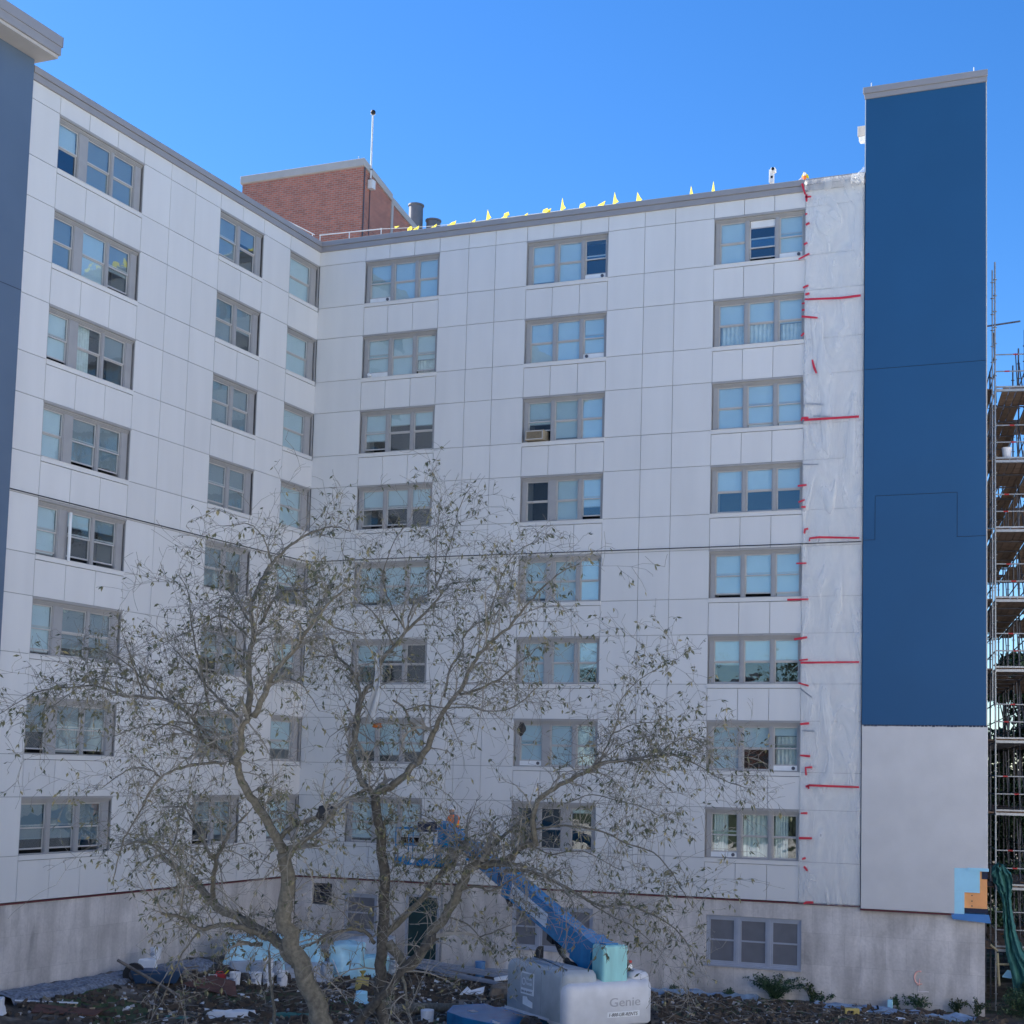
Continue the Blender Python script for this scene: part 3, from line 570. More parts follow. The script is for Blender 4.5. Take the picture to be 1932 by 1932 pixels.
def wing(name, label, rz, ue, wcols, zt, zb, skip_lowest_body=None, wins=None, xlen=None):
    W = thing(name, label, 'apartment block', (0, 0, 0), rz)
    # panels
    wr = {(c[0], c[1]) for c in wcols}
    cols = []
    for i in range(len(ue)-1): cols.append((ue[i], ue[i+1]))
    def inwin(a, b):
        mid = (a+b)/2
        for c in wcols:
            if c[0] < mid < c[1]: return c
        return None
    def pn(a, b, z0, z1):
        o = boxobj('cladding_panel', PANEL, W, a+J, b-J, -.008, .024, z0+J, z1-J)
        o.rotation_euler = (rnd.uniform(-.0022, .0022), rnd.uniform(-.0012, .0012), rnd.uniform(-.0022, .0022))
    back = MB()
    for (a, b) in cols:
        c = inwin(a, b)
        pn(a, b, ZH[0]+.06, zt)
        for k in range(8):
            if c is None:
                pn(a, b, ZS[k]+.005, ZH[k]+.06)
                nz_ = ZH[k+1]+.06 if k < 7 else zb
                pn(a, b, nz_, ZS[k]+.005)
            else:
                nz_ = ZH[k+1]+.06 if k < 7 else zb
                pn(a, b, nz_, ZS[k]-.125)
    for c in wcols:
        for k in range(8):
            sill = MB().box(c[0]-.012, c[1]+.012, -.03, .05, ZS[k]-.118, ZS[k]-.004)
            sill.box(c[0]-.012, c[1]+.012, -.045, .05, ZS[k]-.004, ZS[k]+.012)
            sill.build('window_sill', PANEL, W)
            hd = MB().box(c[0]-.01, c[1]+.01, -.028, .05, ZH[k]+.004, ZH[k]+.055)
            hd.box(c[0]-.01, c[1]+.01, -.012, .05, ZH[k]-.014, ZH[k]+.004)
            hd.build('head_flashing', TRIM, W)
            for s_ in (0, 1):
                xx = c[0]-.012 if s_ == 0 else c[1]-.012
                boxobj('jamb_return', TRIM, W, xx, xx+.024, -.004, .10, ZS[k]+.012, ZH[k]-.014)
            back.box(c[0]+.013, c[1]-.013, .0255, 1.0, (ZH[k+1] if k < 7 else zb)+.02, ZS[k]-.13)
        back.box(c[0]+.013, c[1]-.013, .0255, 1.0, ZH[0]+.056, zt)
    xs = sorted([ue[0]] + [v for c in wcols for v in (c[0], c[1])] + [ue[-1]])
    for i in range(0, len(xs)-1, 2):
        if xs[i+1]-xs[i] > .03: back.box(xs[i]-.012 if i else xs[i], xs[i+1]+.012 if i+2 < len(xs) else xs[i+1], .025, 1.001, zb+.02, zt-.001)
    back.build('wall_backing', WALLB, W)
    boxobj('dark_rooms', DARK, W, ue[0]+.02, ue[-1]-.02, 1.003, 21.9 if rz == 0 else 13.9, zb+.02, zt)  # solid block painted dark for unlit rooms; right wing deepened to shade trees behind
    # windows
    for ci, c in enumerate(wcols):
        for k in range(8):
            window(W, c[0]+.012, c[1]-.012, ZS[k]+.012, ZH[k]-.014, wins(ci, k))
    # starter track, coping
    boxobj('starter_track', REDTRIM, W, ue[0], ue[-1]+.02 if ue[0] == 0 else ue[-1], -.02, .12, zb-.055, zb-.012)
    return W

# blinds read from the photograph: spec letters, blind coverage
t3 = [(.075, .375), (.40, .68), (.705, .965)]
def wB(ci, k):
    A = [(.055, .335), (.385, .665), (.715, .965)]
    if ci == 1 and k in (3, 4, 5, 6): A = [(.06, .325), (.43, .69), (.745, .965)]
    if ci == 1 and k == 7: A = [(.05, .285), (.335, .58), (.70, .945)]
    T = {(0,0):[('v',1),('',1),('',1)], (0,1):[('vlq',.85),('',1),('oc',.62)], (0,2):[('o',.68),('',.30),('',.34)],
         (0,3):[('o',.42),('o',.40),('',.46)], (0,4):[('',.9),('',1),('',.8)], (0,5):[('',.55),('',.4),('',0)], (0,6):[('',.7),('',.8),('',.7)], (0,7):[('',.9),('',1),('O',.8)],
         (1,0):[('',.93),('',1),('v',0)], (1,1):[('',1),('',1),('vl',1)], (1,2):[('A',.55),('',.93),('',1)], (1,3):[('',0),('',1),('o',.68)],
         (1,4):[('',.9),('',1),('',1)], (1,5):[('',1),('',1),('',.62)], (1,6):[('v',1),('',1),('',1)], (1,7):[('',0),('',0),('',.1)],
         (2,0):[('',1),('to',0),('v',.92)], (2,1):[('c',.46),('c',.5),('c',.55)], (2,2):[('',1),('o',.98),('o',1)], (2,3):[('',.5),('',.5),('',.5)],
         (2,4):[('o',.92),('o',.9),('o',1)], (2,5):[('',.56),('',.5),('h',.46)], (2,6):[('',1),('',.5),('vC',.2)], (2,7):[('vCh',0),('C',0),('Ch',0)]}
    return [(a, b, s, cv) for (a, b), (s, cv) in zip(A, T[(ci, k)])]
def wA(ci, k):
    if ci == 0:
        A = [(.01, .245), (.355, .625), (.665, .915)]
        if k == 7: A = [(.02, .29), (.345, .61), (.665, .91)]
        T = [[('',.45),('g',1),('g',1)], [('g',.95),('',.98),('go',.55)], [('o',.9),('hC',.0),('g',.5)], [('',1),('og',.9),('og',.85)],
             [('o',.95),('o',.28),('go',.25)], [('o',.95),('g',.8),('g',.75)], [('og',.55),('go',.95),('og',.9)], [('og',.7),('og',.7),('og',.75)]][k]
    elif ci == 1:
        A = [(.03, .43), (.51, .87)]
        T = [[('og',.9),('g',.35)], [('g',.95),('g',.55)], [('g',1),('g',1)], [('og',.95),('og',.95)], [('g',.9),('g',.5)], [('og',.6),('g',.95)], [('g',1),('g',1)], [('og',.45),('g',.8)]][k]
    else:
        A = [(.04, .80)]
        T = [[('',1)]]*4 + [[('',.55)], [('',.6)], [('',.7)], [('',.9)]]; T = T[k]
    return [(a, b, s, cv) for (a, b), (s, cv) in zip(A, T)]

UB = [0, 1.90, 2.87, 3.86, 4.86, 5.99, 7.02, 8.20, 9.18, 10.17, 11.17, 12.46, 13.52, 14.85, 15.85, 16.85, 17.86, 19.74]
UA = [-14.46, -13.31, -12.11, -10.90, -9.71, -8.43, -7.21, -5.91, -4.70, -3.49, -1.89, 0]
WB = wing('right_wing', 'long pale panelled apartment wing with three window columns facing the tree', 0, UB, [(1.90, 4.86), (8.20, 11.17), (14.85, 17.86)], ZT, ZB, wins=wB)
WA = wing('left_wing', 'shorter pale panelled apartment wing at left, meeting the long wing in the corner', R(90), UA, [(-13.31, -9.71), (-5.91, -3.49), (-1.89, -.09)], ZT, ZB, wins=wA)
# roofs and copings
cp = MB(); cp.box(-.02, 19.76, -.075, .30, ZT-.015, 24.20); cp.box(-.10, 19.76, -.12, .34, 24.20, 24.385)
bevel(cp.build('coping', COPING, WB), .01)
cp = MB(); cp.box(-14.46, .07, -.075, .30, ZT-.016, 24.198); cp.box(-14.46, .115, -.12, .34, 24.199, 24.383)
bevel(cp.build('coping', COPING, WA), .01)
boxobj('roof', ROOFM, WB, .3, 19.7, .302, 22, ZT+.01, 24.10)  # runs back with the deepened wing that keeps sun off the trees
boxobj('roof', ROOFM, WA, -22, 13, .302, 14, ZT+.012, 24.098)
boxobj('rear_body', WALLB, WA, .01, 13.9, 1.0, 13.9, -2, ZT)

# concrete base: right wing wall with openings
def base_wall(parent, segs, openings, u0, u1, zlo, ztop):
    m_ = MB(); y0, y1 = .02, .5
    ops = sorted(openings); x = u0
    for (a, b, z0, z1) in ops:
        if a > x: m_.box(x, a, y0, y1, zlo, ztop)
        m_.box(a, b, y0+.0005, y1, zlo, z0); m_.box(a, b, y0+.0005, y1, z1, ztop)
        x = b
    if u1 > x: m_.box(x, u1, y0, y1, zlo, ztop)
    m_.build('concrete_base_wall', CONC, parent)
opsB = [(.68, 1.46, .88, 1.60), (1.95, 3.25, .02, 1.33), (4.36, 5.62, -1.16, 1.40), (8.28, 11.14, -.12, 1.27), (14.92, 17.94, -.20, 1.30)]
base_wall(WB, None, opsB, 0, 19.74, -3, ZB-.04)
base_wall(WA, None, [], -20, 0, -3, ZB-.04)
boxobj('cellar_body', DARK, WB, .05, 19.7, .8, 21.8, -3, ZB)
def cellar_window(a, b, z0, z1, n, label):
    f = MB(); f.box(a, b, .06, .16, z0, z0+.05); f.box(a, b, .06, .16, z1-.06, z1)
    f.box(a-.03, b+.03, -.03, .06, z0-.05, z0+.004)
    w = (b-a)/n
    for i in range(n+1):
        xx = a+i*w; f.box(max(a, xx-.05), min(b, xx+.05), .06, .16, z0+.05, z1-.06)
    o = f.build('cellar_window', PALEF, WB, label=label)
    for i in range(n):
        xa, xb = a+i*w+.05, a+(i+1)*w-.05; zm = (z0+z1)/2
        s = MB(); s.box(xa, xb, .09, .13, zm-.02, zm+.03)
        s.box(xa, xa+.07, .08, .13, z0+.05, z1-.06); s.box(xb-.07, xb, .08, .13, z0+.05, z1-.06)
        s.box(xa+.07, xb-.07, .08, .13, z0+.05, z0+.12); s.box(xa+.07, xb-.07, .08, .13, z1-.13, z1-.06)
        s.build('sash', PALEF, o)
        boxobj('screen', SCREEN, o, xa+.07, xb-.07, .115, .119, z0+.12, zm-.02)
        boxobj('screen', SCREEN, o, xa+.07, xb-.07, .115, .119, zm+.03, z1-.13)
cellar_window(14.93, 17.93, -.20, 1.29, 3, 'pale framed basement window with grey screens')
cellar_window(8.29, 11.13, -.12, 1.26, 3, None)
cellar_window(1.96, 3.24, .02, 1.32, 1, None)
lv = MB()
for i in range(8): lv.prism([(.69, .05, .90+i*.088), (.69, .13, .95+i*.088), (.69, .135, .955+i*.088), (.69, .055, .91+i*.088)], (.76, 0, 0))
lv.box(.68, .70, .04, .15, .88, 1.6); lv.box(1.44, 1.46, .04, .15, .88, 1.6); lv.build('louvre_vent', GALVD, WB)
d = MB(); d.box(4.44, 5.54, .10, .15, -1.14, 1.32); dd = d.build('door', DOOR, WB, label='dark green steel door')
d = MB(); d.box(4.36, 4.44, .03, .2, -1.15, 1.40); d.box(5.54, 5.62, .03, .2, -1.15, 1.40); d.box(4.44, 5.54, .03, .2, 1.32, 1.40); d.build('door_frame', PALEF, dd)
d = MB().tube([(5.42, .10, -.05), (5.42, .04, -.05), (5.32, .04, -.05)], .015); d.build('handle', GALV, dd)
boxobj('downpipe_conduit', GALV, WB, 5.72, 5.77, -.04, .015, -1.1, 1.75)

# ------------------------------------------------------------------ blue stair tower at right
TW = thing('blue_stair_tower', 'tall navy blue stair tower above unfinished lilac render, right of the pale wing', 'stair tower', (0, 0, 0))
YT = -.13
x0, x1 = 19.78, 23.43
MB().prism([(x0+.06, .02, 1.75), (x1-.06, .02, 1.75), (22.0, 6.6, 1.75), (x0+.06, 6.6, 1.75)], (0, 0, 24.9)).build('tower_body', BLUEP, TW)
blk = MB()
g = .008
# blue cladding pieces with real joints (outline of the stepped joint)
def face(poly, m_, name, y=YT, th=.12):
    o = MB().prism([(x, y, z) for x, z in poly], (0, th, 0)).build(name, m_, TW); return o
face([(x0, 18.09+g), (x1, 18.09+g), (x1, 26.72), (x0, 26.72)], BLUEP, 'blue_panel')
face([(x0, 12.81+g), (20.14-g, 12.81+g), (20.14-g, 14.15+g), (22.59+g, 14.15+g), (22.59+g, 12.81+g), (x1, 12.81+g), (x1, 18.09-g), (x0, 18.09-g)], BLUEP, 'blue_panel')
face([(x0, 7.22), (x1, 7.22), (x1, 12.81-g), (22.59-g, 12.81-g), (22.59-g, 14.15-g), (20.14+g, 14.15-g), (20.14+g, 12.81-g), (x0, 12.81-g)], BLUEP, 'blue_panel')
face([(x0, 7.20), (x1, 7.20), (x1, 26.7), (x0, 26.7)], NAVY, 'joint_backing', y=YT+.02, th=.09)
face([(x0, 1.76), (22.52, 1.76), (22.52, 3.06), (x1+.03, 3.06), (x1+.03, 7.205), (x0, 7.205)], STUCCO, 'render_base_coat', y=YT+.012, th=.115)
rr = MB()
for i in range(34):
    xx = x0+ .05+i*.107; rr.box(xx, xx+.09, YT+.004, YT+.012, 7.19-.02*rnd.random()-.01, 7.222)
rr.build('ragged_render_edge', NAVY, TW)
boxobj('sheathing', ORANGE, TW, 22.53, 23.44, YT+.055, YT+.10, 1.93, 3.05)
boxobj('foam_board', FOAM, TW, 22.52, 23.24, YT+.008, YT+.053, 2.38, 3.07)
boxobj('foam_board', FOAM, TW, 22.52, 22.80, YT+.012, YT+.050, 1.73, 2.378)
boxobj('foam_board', FOAM, TW, 22.9, 23.50, YT-.03, YT+.006, 3.0, 3.09)
boxobj('dark_patch', NAVY, TW, 23.30, 23.46, YT+.03, YT+.054, 2.78, 2.99)
for zz in (2.28, 2.12, 1.98): boxobj('screw_head', NAVY, TW, 23.0, 23.03, YT+.049, YT+.055, zz, zz+.03)
boxobj('dark_gap', NAVY, TW, 22.8, 23.47, YT+.06, YT+.10, 1.80, 1.929)
fl = MB().prism([(22.42, YT+.02, 1.77), (23.50, YT+.02, 1.77), (23.56, YT-.06, 1.53), (22.48, YT-.06, 1.60)], (0, .02, 0)); fl.build('blue_flashing', FOAMD, TW)
boxobj('bottom_track', REDTRIM, TW, x0-.02, 22.5, YT, .0, 1.70, 1.745)
boxobj('edge_shadow_strip', NAVY, TW, 19.745, x0, -.045, .02, 1.72, 24.0)  # dark strip set in for the shadow of the gap at the tower edge
boxobj('white_edge_trim', WHITE, TW, x0-.03, x0, YT+.01, 6.6, 24.35, 26.71)
boxobj('corner_bead', PALEG, TW, x1, x1+.02, YT+.004, YT+.11, 7.2, 26.7)
c_ = MB(); c_.prism([(x0-.04, YT-.05, 26.70), (x1+.05, YT-.05, 26.70), (22.0, 6.7, 26.70), (x0-.04, 6.7, 26.70)], (0, 0, .16)); c_.prism([(x0-.08, YT-.09, 26.861), (x1+.07, YT-.09, 26.861), (22.0, 6.75, 26.861), (x0-.08, 6.75, 26.861)], (0, 0, .2))
bevel(c_.build('coping', COPING, TW), .01)
base = MB(); base.prism([(19.745, .021, -3), (23.37, .021, -3), (21.9, 6.5, -3), (19.745, 6.5, -3)], (0, 0, 4.7)); base.build('concrete_base_wall', CONC, TW)
# centre line mark on the concrete
ck = MB(); pts = []
for i in range(13):
    a_ = R(70+i*17); pts.append((21.50+.15*math.cos(a_), .012, -.17+.19*math.sin(a_)))
ck.tube(pts, .024, 5); ck.tube([(21.50, .012, -.20), (21.49, .012, -.40)], .014, 5); ck.tube([(21.42, .012, -.38), (21.58, .012, -.34)], .018, 5)
ck.build('centre_line_mark', CHALK, TW)
MB().tube([(21.47, .012, -.42), (21.46, .012, -.58), (21.76, .012, -.56)], .013, 5).build('centre_line_mark', CHALKW, TW)
for i, xx in enumerate((19.86, 23.02)):
    r_ = MB().tube([(xx, .3, 27.06), (xx-.005, .3, 27.42)], .014); r_ = r_.build('lightning_rod', WHITE, TW)

# ------------------------------------------------------------------ stair tower at left
TL = thing('left_stair_tower', 'blue grey stair tower with oversailing pale coping cut by the left edge', 'stair tower', (0, 0, 0))
bl = MB().box(-6, .10, -24, -14.475, ZB-.05, 24.53); bl.build('blue_render', mat('blue_grey_render', (.10, .145, .215), .5, var=.06, scale=.4), TL)  # unseen far end drawn out to keep sun off the trees
s_ = MB(); s_.box(-6.3, .80, -24.5, -14.25, 24.62, 25.12); bevel(s_.build('coping', COPING, TL), .012)
s_ = MB(); s_.box(-6.28, .74, -24.5, -14.29, 24.531, 24.619); s_.build('soffit', PALEG, TL)
s_ = MB(); s_.box(.801, .83, -24.5, -14.24, 24.86, 25.14); s_.box(-6.3, .83, -14.25, -14.22, 24.86, 25.141); s_.build('coping_upper_strip', COPING, TL)
MB().box(.101, .106, -24, -14.475, 18.1, 18.115).build('joint', NAVY, TL)

# ------------------------------------------------------------------ brick penthouse on the roof
PH = thing('brick_penthouse', 'red brick lift penthouse with pale coping standing on the flat roof', 'penthouse', (0, 0, 0))
xl, xr, yf = -6.42, -.80, 4.0
pm = MB(); pm.prism([(xr, yf, 24.1), (xr, yf+2.18, 24.1), (xr, yf+2.18, 28.36), (xr, yf, 28.95)], (xl-xr, 0, 0)); pm.build('brick_walls', BRICK, PH)
pm = MB(); pm.prism([(xr, yf+2.32, 24.1), (xr, yf+4.75, 24.1), (xr, yf+4.75, 27.72), (xr, yf+2.32, 28.26)], (xl-xr+.3, 0, 0)); pm.build('brick_walls', BRICK, PH)
boxobj('pilaster', PALEG, PH, xr-1, xr+.05, yf+2.18, yf+2.32, 24.1, 28.5)
pm = MB(); pm.prism([(xr+.07, yf-.07, 28.94), (xr+.07, yf+2.2, 28.34), (xr+.07, yf+2.2, 28.62), (xr+.07, yf-.07, 29.24)], (xl-xr-.14, 0, 0)); bevel(pm.build('coping', PALEG, PH), .01)
pm = MB(); pm.prism([(xr+.06, yf+2.30, 28.22), (xr+.06, yf+4.8, 27.66), (xr+.06, yf+4.8, 27.92), (xr+.06, yf+2.30, 28.50)], (xl-xr, 0, 0)); bevel(pm.build('coping', PALEG, PH), .01)
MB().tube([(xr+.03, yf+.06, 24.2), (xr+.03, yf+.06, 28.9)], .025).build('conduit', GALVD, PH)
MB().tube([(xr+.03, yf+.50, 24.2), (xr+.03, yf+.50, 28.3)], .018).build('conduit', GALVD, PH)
MB().tube([(xr-.3, yf+.1, 29.2), (xr-.3, yf+.1, 29.42)], .012).build('lightning_rod', WHITE, PH)
MK = thing('camera_mast', 'tall white mast with a dark camera ball bolted to the brick penthouse', 'mast', (-.72, 4.42, 28.2))
MB().tube([(0, 0, 0), (0, 0, 2.98)], .035, 10).build('pole', WHITE, MK)
bb = MB(); 
for zz in (.35, .75): bb.box(-.12, .05, -.05, .05, zz-.015, zz+.015)
bb.build('bracket', GALVD, MK)
MB().box(-.05, .16, -.12, .12, -.05, .30).build('junction_box', WHITE, MK)
bm = bmesh.new(); bmesh.ops.create_uvsphere(bm, u_segments=16, v_segments=10, radius=.10); me = bpy.data.meshes.new('camera_ball'); bm.to_mesh(me); bm.free(); me.materials.append(BLACK)
o = link('camera_ball', me, MK); o.location = (.02, -.03, 3.06)
MB().tube([(0, 0, 2.98), (0, 0, 3.0), (0, 0, 3.03)], [.04, .10, .075], 14).build('camera_shade', WHITE, MK)
for i, (x_, y_, zt_, lb) in enumerate([(-1.35, 9.2, 29.35, 'taller dark ventilation pipe behind the brick penthouse'), (-.72, 9.6, 28.75, 'lower dark ventilation pipe behind the brick penthouse')]):
    v = MB().lathe(x_, y_, [(.30, 24.1), (.30, zt_-.08), (.34, zt_-.06), (.34, zt_), (.28, zt_), (.28, zt_-.1)], 24).build('vent_pipe', PIPE, smooth=False)
    tag(v, lb, 'ventilation pipe', 'ventilation pipes on the roof')
# guard rails
gr = thing('roof_guardrail', 'white pipe guardrail running along the roof edge above the right wing', 'guardrail')
MB().tube([(-.72, 1, 25.11), (1.9, 1, 25.04)], .022).build('top_rail', WHITE, gr)
for xx in (-.70, .55, 1.88): MB().tube([(xx, 1, 24.1), (xx, 1, 25.08)], .020).build('post', WHITE, gr)
gr = thing('roof_guardrail', 'white pipe guardrail running along the roof edge above the left wing', 'guardrail')
MB().tube([(-1.0, -2.6, 24.96), (-.95, 1.0, 25.16)], .022).build('top_rail', WHITE, gr)
for yy, zz in ((-.5, 25.07), (.95, 25.15)): MB().tube([(-1, yy, 24.1), (-1, yy, zz)], .020).build('post', WHITE, gr)
for yy in (.42, .62): MB().tube([(-.98, yy, 24.1), (-.98, yy, 25.0)], .03).build('stanchion', WHITE, gr)
# pennants
pl = thing('pennant_line', 'rope of yellow warning pennants along the roof edge', 'pennant line')
rp = [(1.9, 25.04), (3.0, 24.95), (3.97, 24.90), (5.0, 24.87), (6.12, 24.86), (7.6, 24.86), (9.56, 24.86), (11.0, 24.84), (12.21, 24.76), (13.6, 24.70), (15.2, 24.62)]
MB().tube([(x, 1, z) for x, z in rp], .012, 5).build('rope', WHITE, pl)
fl_ = [(2.49, 25.01, 0), (3.31, 24.85, 1), (4.03, 24.83, 1), (4.69, 24.84, 1), (5.57, 24.83, 1), (6.15, 24.90, 2), (6.87, 24.92, 3), (7.59, 24.80, 1), (8.36, 24.87, 3), (8.99, 24.90, 2), (9.75, 24.90, 3), (10.48, 24.87, 1), (10.93, 24.88, 2), (11.78, 24.84, 2), (13.66, 24.72, 2), (14.42, 24.72, 2)]
for q_ in range(5):
    xx = 2.9+q_*1.9+rnd.uniform(-.15, .15); fl_.append((xx, 24.86+max(0, 3-xx)*.1, rnd.choice((1, 3, 3))))
for i, (x, z, k) in enumerate(fl_):
    q = rnd.uniform(.8, 1.15); z += 0
    if k == 1: poly = [(x-.12, z+.06), (x+.13, z+.07), (x+.05*q, z-.13*q), (x-.04, z-.12*q)]
    elif k == 2: poly = [(x-.04, z-.04), (x+.16, z-.03), (x+.08, z+.1), (x+.01+.12*(q-.9), z+.34*q)]
    elif k == 3: poly = [(x-.10, z-.05), (x+.14, z-.03), (x+.10, z+.09), (x-.06, z+.11)]
    else: poly = [(x-.02, z-.02), (x-.08, z+.08), (x+.15, z)]
    MB().prism([(x+(a-x)*1.5, 1.0-(a-x)*1.0, z+(b-z)*1.15) for j, (a, b) in enumerate(poly)], (.004, .008, 0)).build('pennant', YEL, pl)
pp = MB().prism([(-1.02, -2.15, 24.85), (-1.0, -1.9, 24.82), (-.98, -1.98, 25.03), (-1.0, -2.1, 25.1)], (.02, 0, 0)).build('yellow_pennant', YEL)
tag(pp, 'single yellow pennant tied to the guardrail above the left wing', 'pennant')
# roof camera
rc = thing('roof_camera', 'white box camera on a short post at the roof edge', 'camera', (16.62, .5, 24.38))
MB().tube([(0, 0, 0), (0, 0, .28)], .045, 8).build('post', WHITE, rc)
bevel(MB().box(-.10, .05, -.06, .06, .28, .72).build('housing', WHITE, rc), .015)
bevel(MB().box(-.02, .12, -.16, .05, .60, .74).build('camera_head', WHITE, rc), .02)
MB().tube([(.06, -.16, .68), (.06, -.19, .68)], .05, 12).build('lens', BLACK, rc)
MB().box(-.04, .03, -.066, -.061, .42, .50).build('dial', BLACK, rc)
op = thing('taped_anchor_post', 'short roof anchor post wrapped in orange and yellow tape beside the wrapped edge', 'anchor post', (17.68, .5, 24.35))
MB().tube([(0, 0, 0), (0, 0, .5)], .05, 8).build('post', WHITE, op)
MB().tube([(0, 0, .12), (0, 0, .40)], .06, 8).build('tape_wrap', ORV, op)
MB().prism([(-.1, 0, .40), (.15, 0, .30), (.12, 0, .42), (-.02, 0, .55)], (0, .02, 0)).build('streamer', YEL, op)
MB().tube([(0, 0, .42), (-.3, .02, .2), (-.62, .03, .14), (-1.0, .05, .2)], .022, 5).build('white_cord', WHITE, op)
sb = thing('security_light', 'pale box fixed to the side of the blue tower above the roof', 'box lamp', (19.58, .6, 25.65))
bevel(MB().box(-.20, .17, -.1, .14, .18, .50).build('housing', PALEG, sb), .01)
bevel(MB().box(-.16, .17, -.08, .12, 0, .18).build('lamp_head', WHITE, sb), .02)
for (x, y, n) in [(5.95, .2, 2)]:
    MB().tube([(x if n == 2 else -.05, y, 24.38), (x if n == 2 else -.05, y, 24.62)], .008, 5).build('lightning_rod', GALVD, WB)

# ------------------------------------------------------------------ plastic wrap with tape
PS = thing('plastic_sheet', 'creased clear plastic sheeting hung over the last strip of wall beside the blue tower', 'plastic sheet')
v, f = [], []; nx, nz_ = 16, 150
for j in range(nz_+1):
    z = 1.80+(24.33-1.80)*j/nz_
    for i in range(nx+1):
        u = i/nx; x = 17.86+(19.74-17.86)*u + .02*noise.noise(Vector((0, z*1.3, u*2)))*(1 if i == 0 else 0)
        y = -.085+.05*noise.noise(Vector((x*1.3, 3, z*.9)))+.02*noise.noise(Vector((x*4, 3, z*3)))
        if z > 23.9: y -= .08
        v.append((x, y, z))
for j in range(nz_):
    for i in range(nx):
        q = j*(nx+1)+i; f.append((q, q+1, q+nx+2, q+nx+1))
me = bpy.data.meshes.new('film'); me.from_pydata(v, [], f); me.materials.append(PLASTIC); me.polygons.foreach_set('use_smooth', [True]*len(f))
fo = link('film', me, PS); sm = fo.modifiers.new('t', 'SOLIDIFY'); sm.thickness = .002
# bunched end at the coping
v, f = [], []
for j in range(9):
    for i in range(9):
        a_, b_ = i/8, j/8
        v.append((19.35+.42*a_, -.20-.10*abs(math.sin(a_*7+b_*4)), 24.0+.46*b_*(.5+.5*a_)+.05*math.sin(a_*9)))
for j in range(8):
    for i in range(8):
        q = j*9+i; f.append((q, q+1, q+10, q+9))
me = bpy.data.meshes.new('bunched_film'); me.from_pydata(v, [], f); me.materials.append(PLASTIC); fo = link('bunched_film', me, PS)
sm = fo.modifiers.new('t', 'SOLIDIFY'); sm.thickness = .003
def strip(poly, w, m_, y):
    """flat ribbon of width w through (x, z) points"""
    mb = MB(); L = []; Rr = []
    for k, (x, z) in enumerate(poly):
        a_ = poly[max(k-1, 0)]; b_ = poly[min(k+1, len(poly)-1)]
        t = Vector((b_[0]-a_[0], b_[1]-a_[1])).normalized(); nrm = Vector((-t.y, t.x))
        ww = w*rnd.uniform(.8, 1.2)/2
        L.append((x+nrm.x*ww, y, z+nrm.y*ww)); Rr.append((x-nrm.x*ww, y, z-nrm.y*ww))
    mb.prism(L+Rr[::-1], (0, .006, 0)); return mb
for i, p in enumerate(RED_TAPES): strip(p, .060, REDT, -.150).build('tape_strip', REDT, PS)
for i, p in enumerate(GREY_TAPES): strip(p, .035, GREYT, -.140).build('tape_strip', GREYT, PS, label='grey tape strip')

# air conditioner
ac = thing('air_conditioner', 'tan window air conditioner sitting in the middle column window, third row from the top', 'air conditioner', (8.38, 0, ZS[2]+.05))
bevel(MB().box(0, .68, -.16, .30, 0, .34).build('case', TAN, ac), .015)
MB().box(.03, .65, -.175, -.161, .02, .05).box(.03, .65, -.175, -.161, .29, .32).box(.03, .055, -.175, -.161, .05, .29).box(.625, .65, -.175, -.161, .05, .29).build('rim', PALEG, ac)
gl = MB()
for i in range(12): gl.box(.06, .62, -.172, -.162, .062+i*.019, .068+i*.019)
gl.build('grille', TIMB, ac)
# white pole leaning in a left window
wp = MB().tube([(.05, -12.08, 11.12), (.05, -12.08, 12.5)], .045, 8).build('white_tube', WHITE); tag(wp, 'white tube standing upright on the sill of a left wing window', 'tube')

# ------------------------------------------------------------------ buildings across the yard (mirrored in the windows, the pale one also set to bounce light)
def opposite(name, label, loc, rz, w, d, h, m_, nf, nc):
    T = thing(name, label, 'building', loc, rz)
    bevel(MB().box(0, w, 0, d, -3, h).build('walls', m_, T), .05)
    MB().box(-.2, w+.2, -.2, d+.2, h, h+.5).build('coping', COPING, T)
    for j in range(nf):
        for i in range(nc):
            x = w*(i+.5)/nc; z = h*(j+.45)/nf
            f = MB().box(x-1.3, x+1.3, -.05, .0, z-.1, z+1.5).build('window', TRIM, T)
            MB().box(x-1.2, x-.05, -.07, -.051, z, z+1.4).box(x+.05, x+1.2, -.07, -.051, z, z+1.4).build('pane', SCREEN, f)
opposite('pale_bounce_building', 'sunlit pale building across the yard, mirrored in the windows, placed and enlarged to bounce light', (50, -64, 4), R(58), 70, 14, 18, mat('pale_render', (.76, .73, .67), .9, var=.05), 5, 12)  # known from reflections; place and size set to bounce light onto the facades
opposite('brick_building', 'red brick building across the street, seen only mirrored in the middle windows', (2, -104, 4), R(178), 26, 12, 11, BRICK, 3, 6)
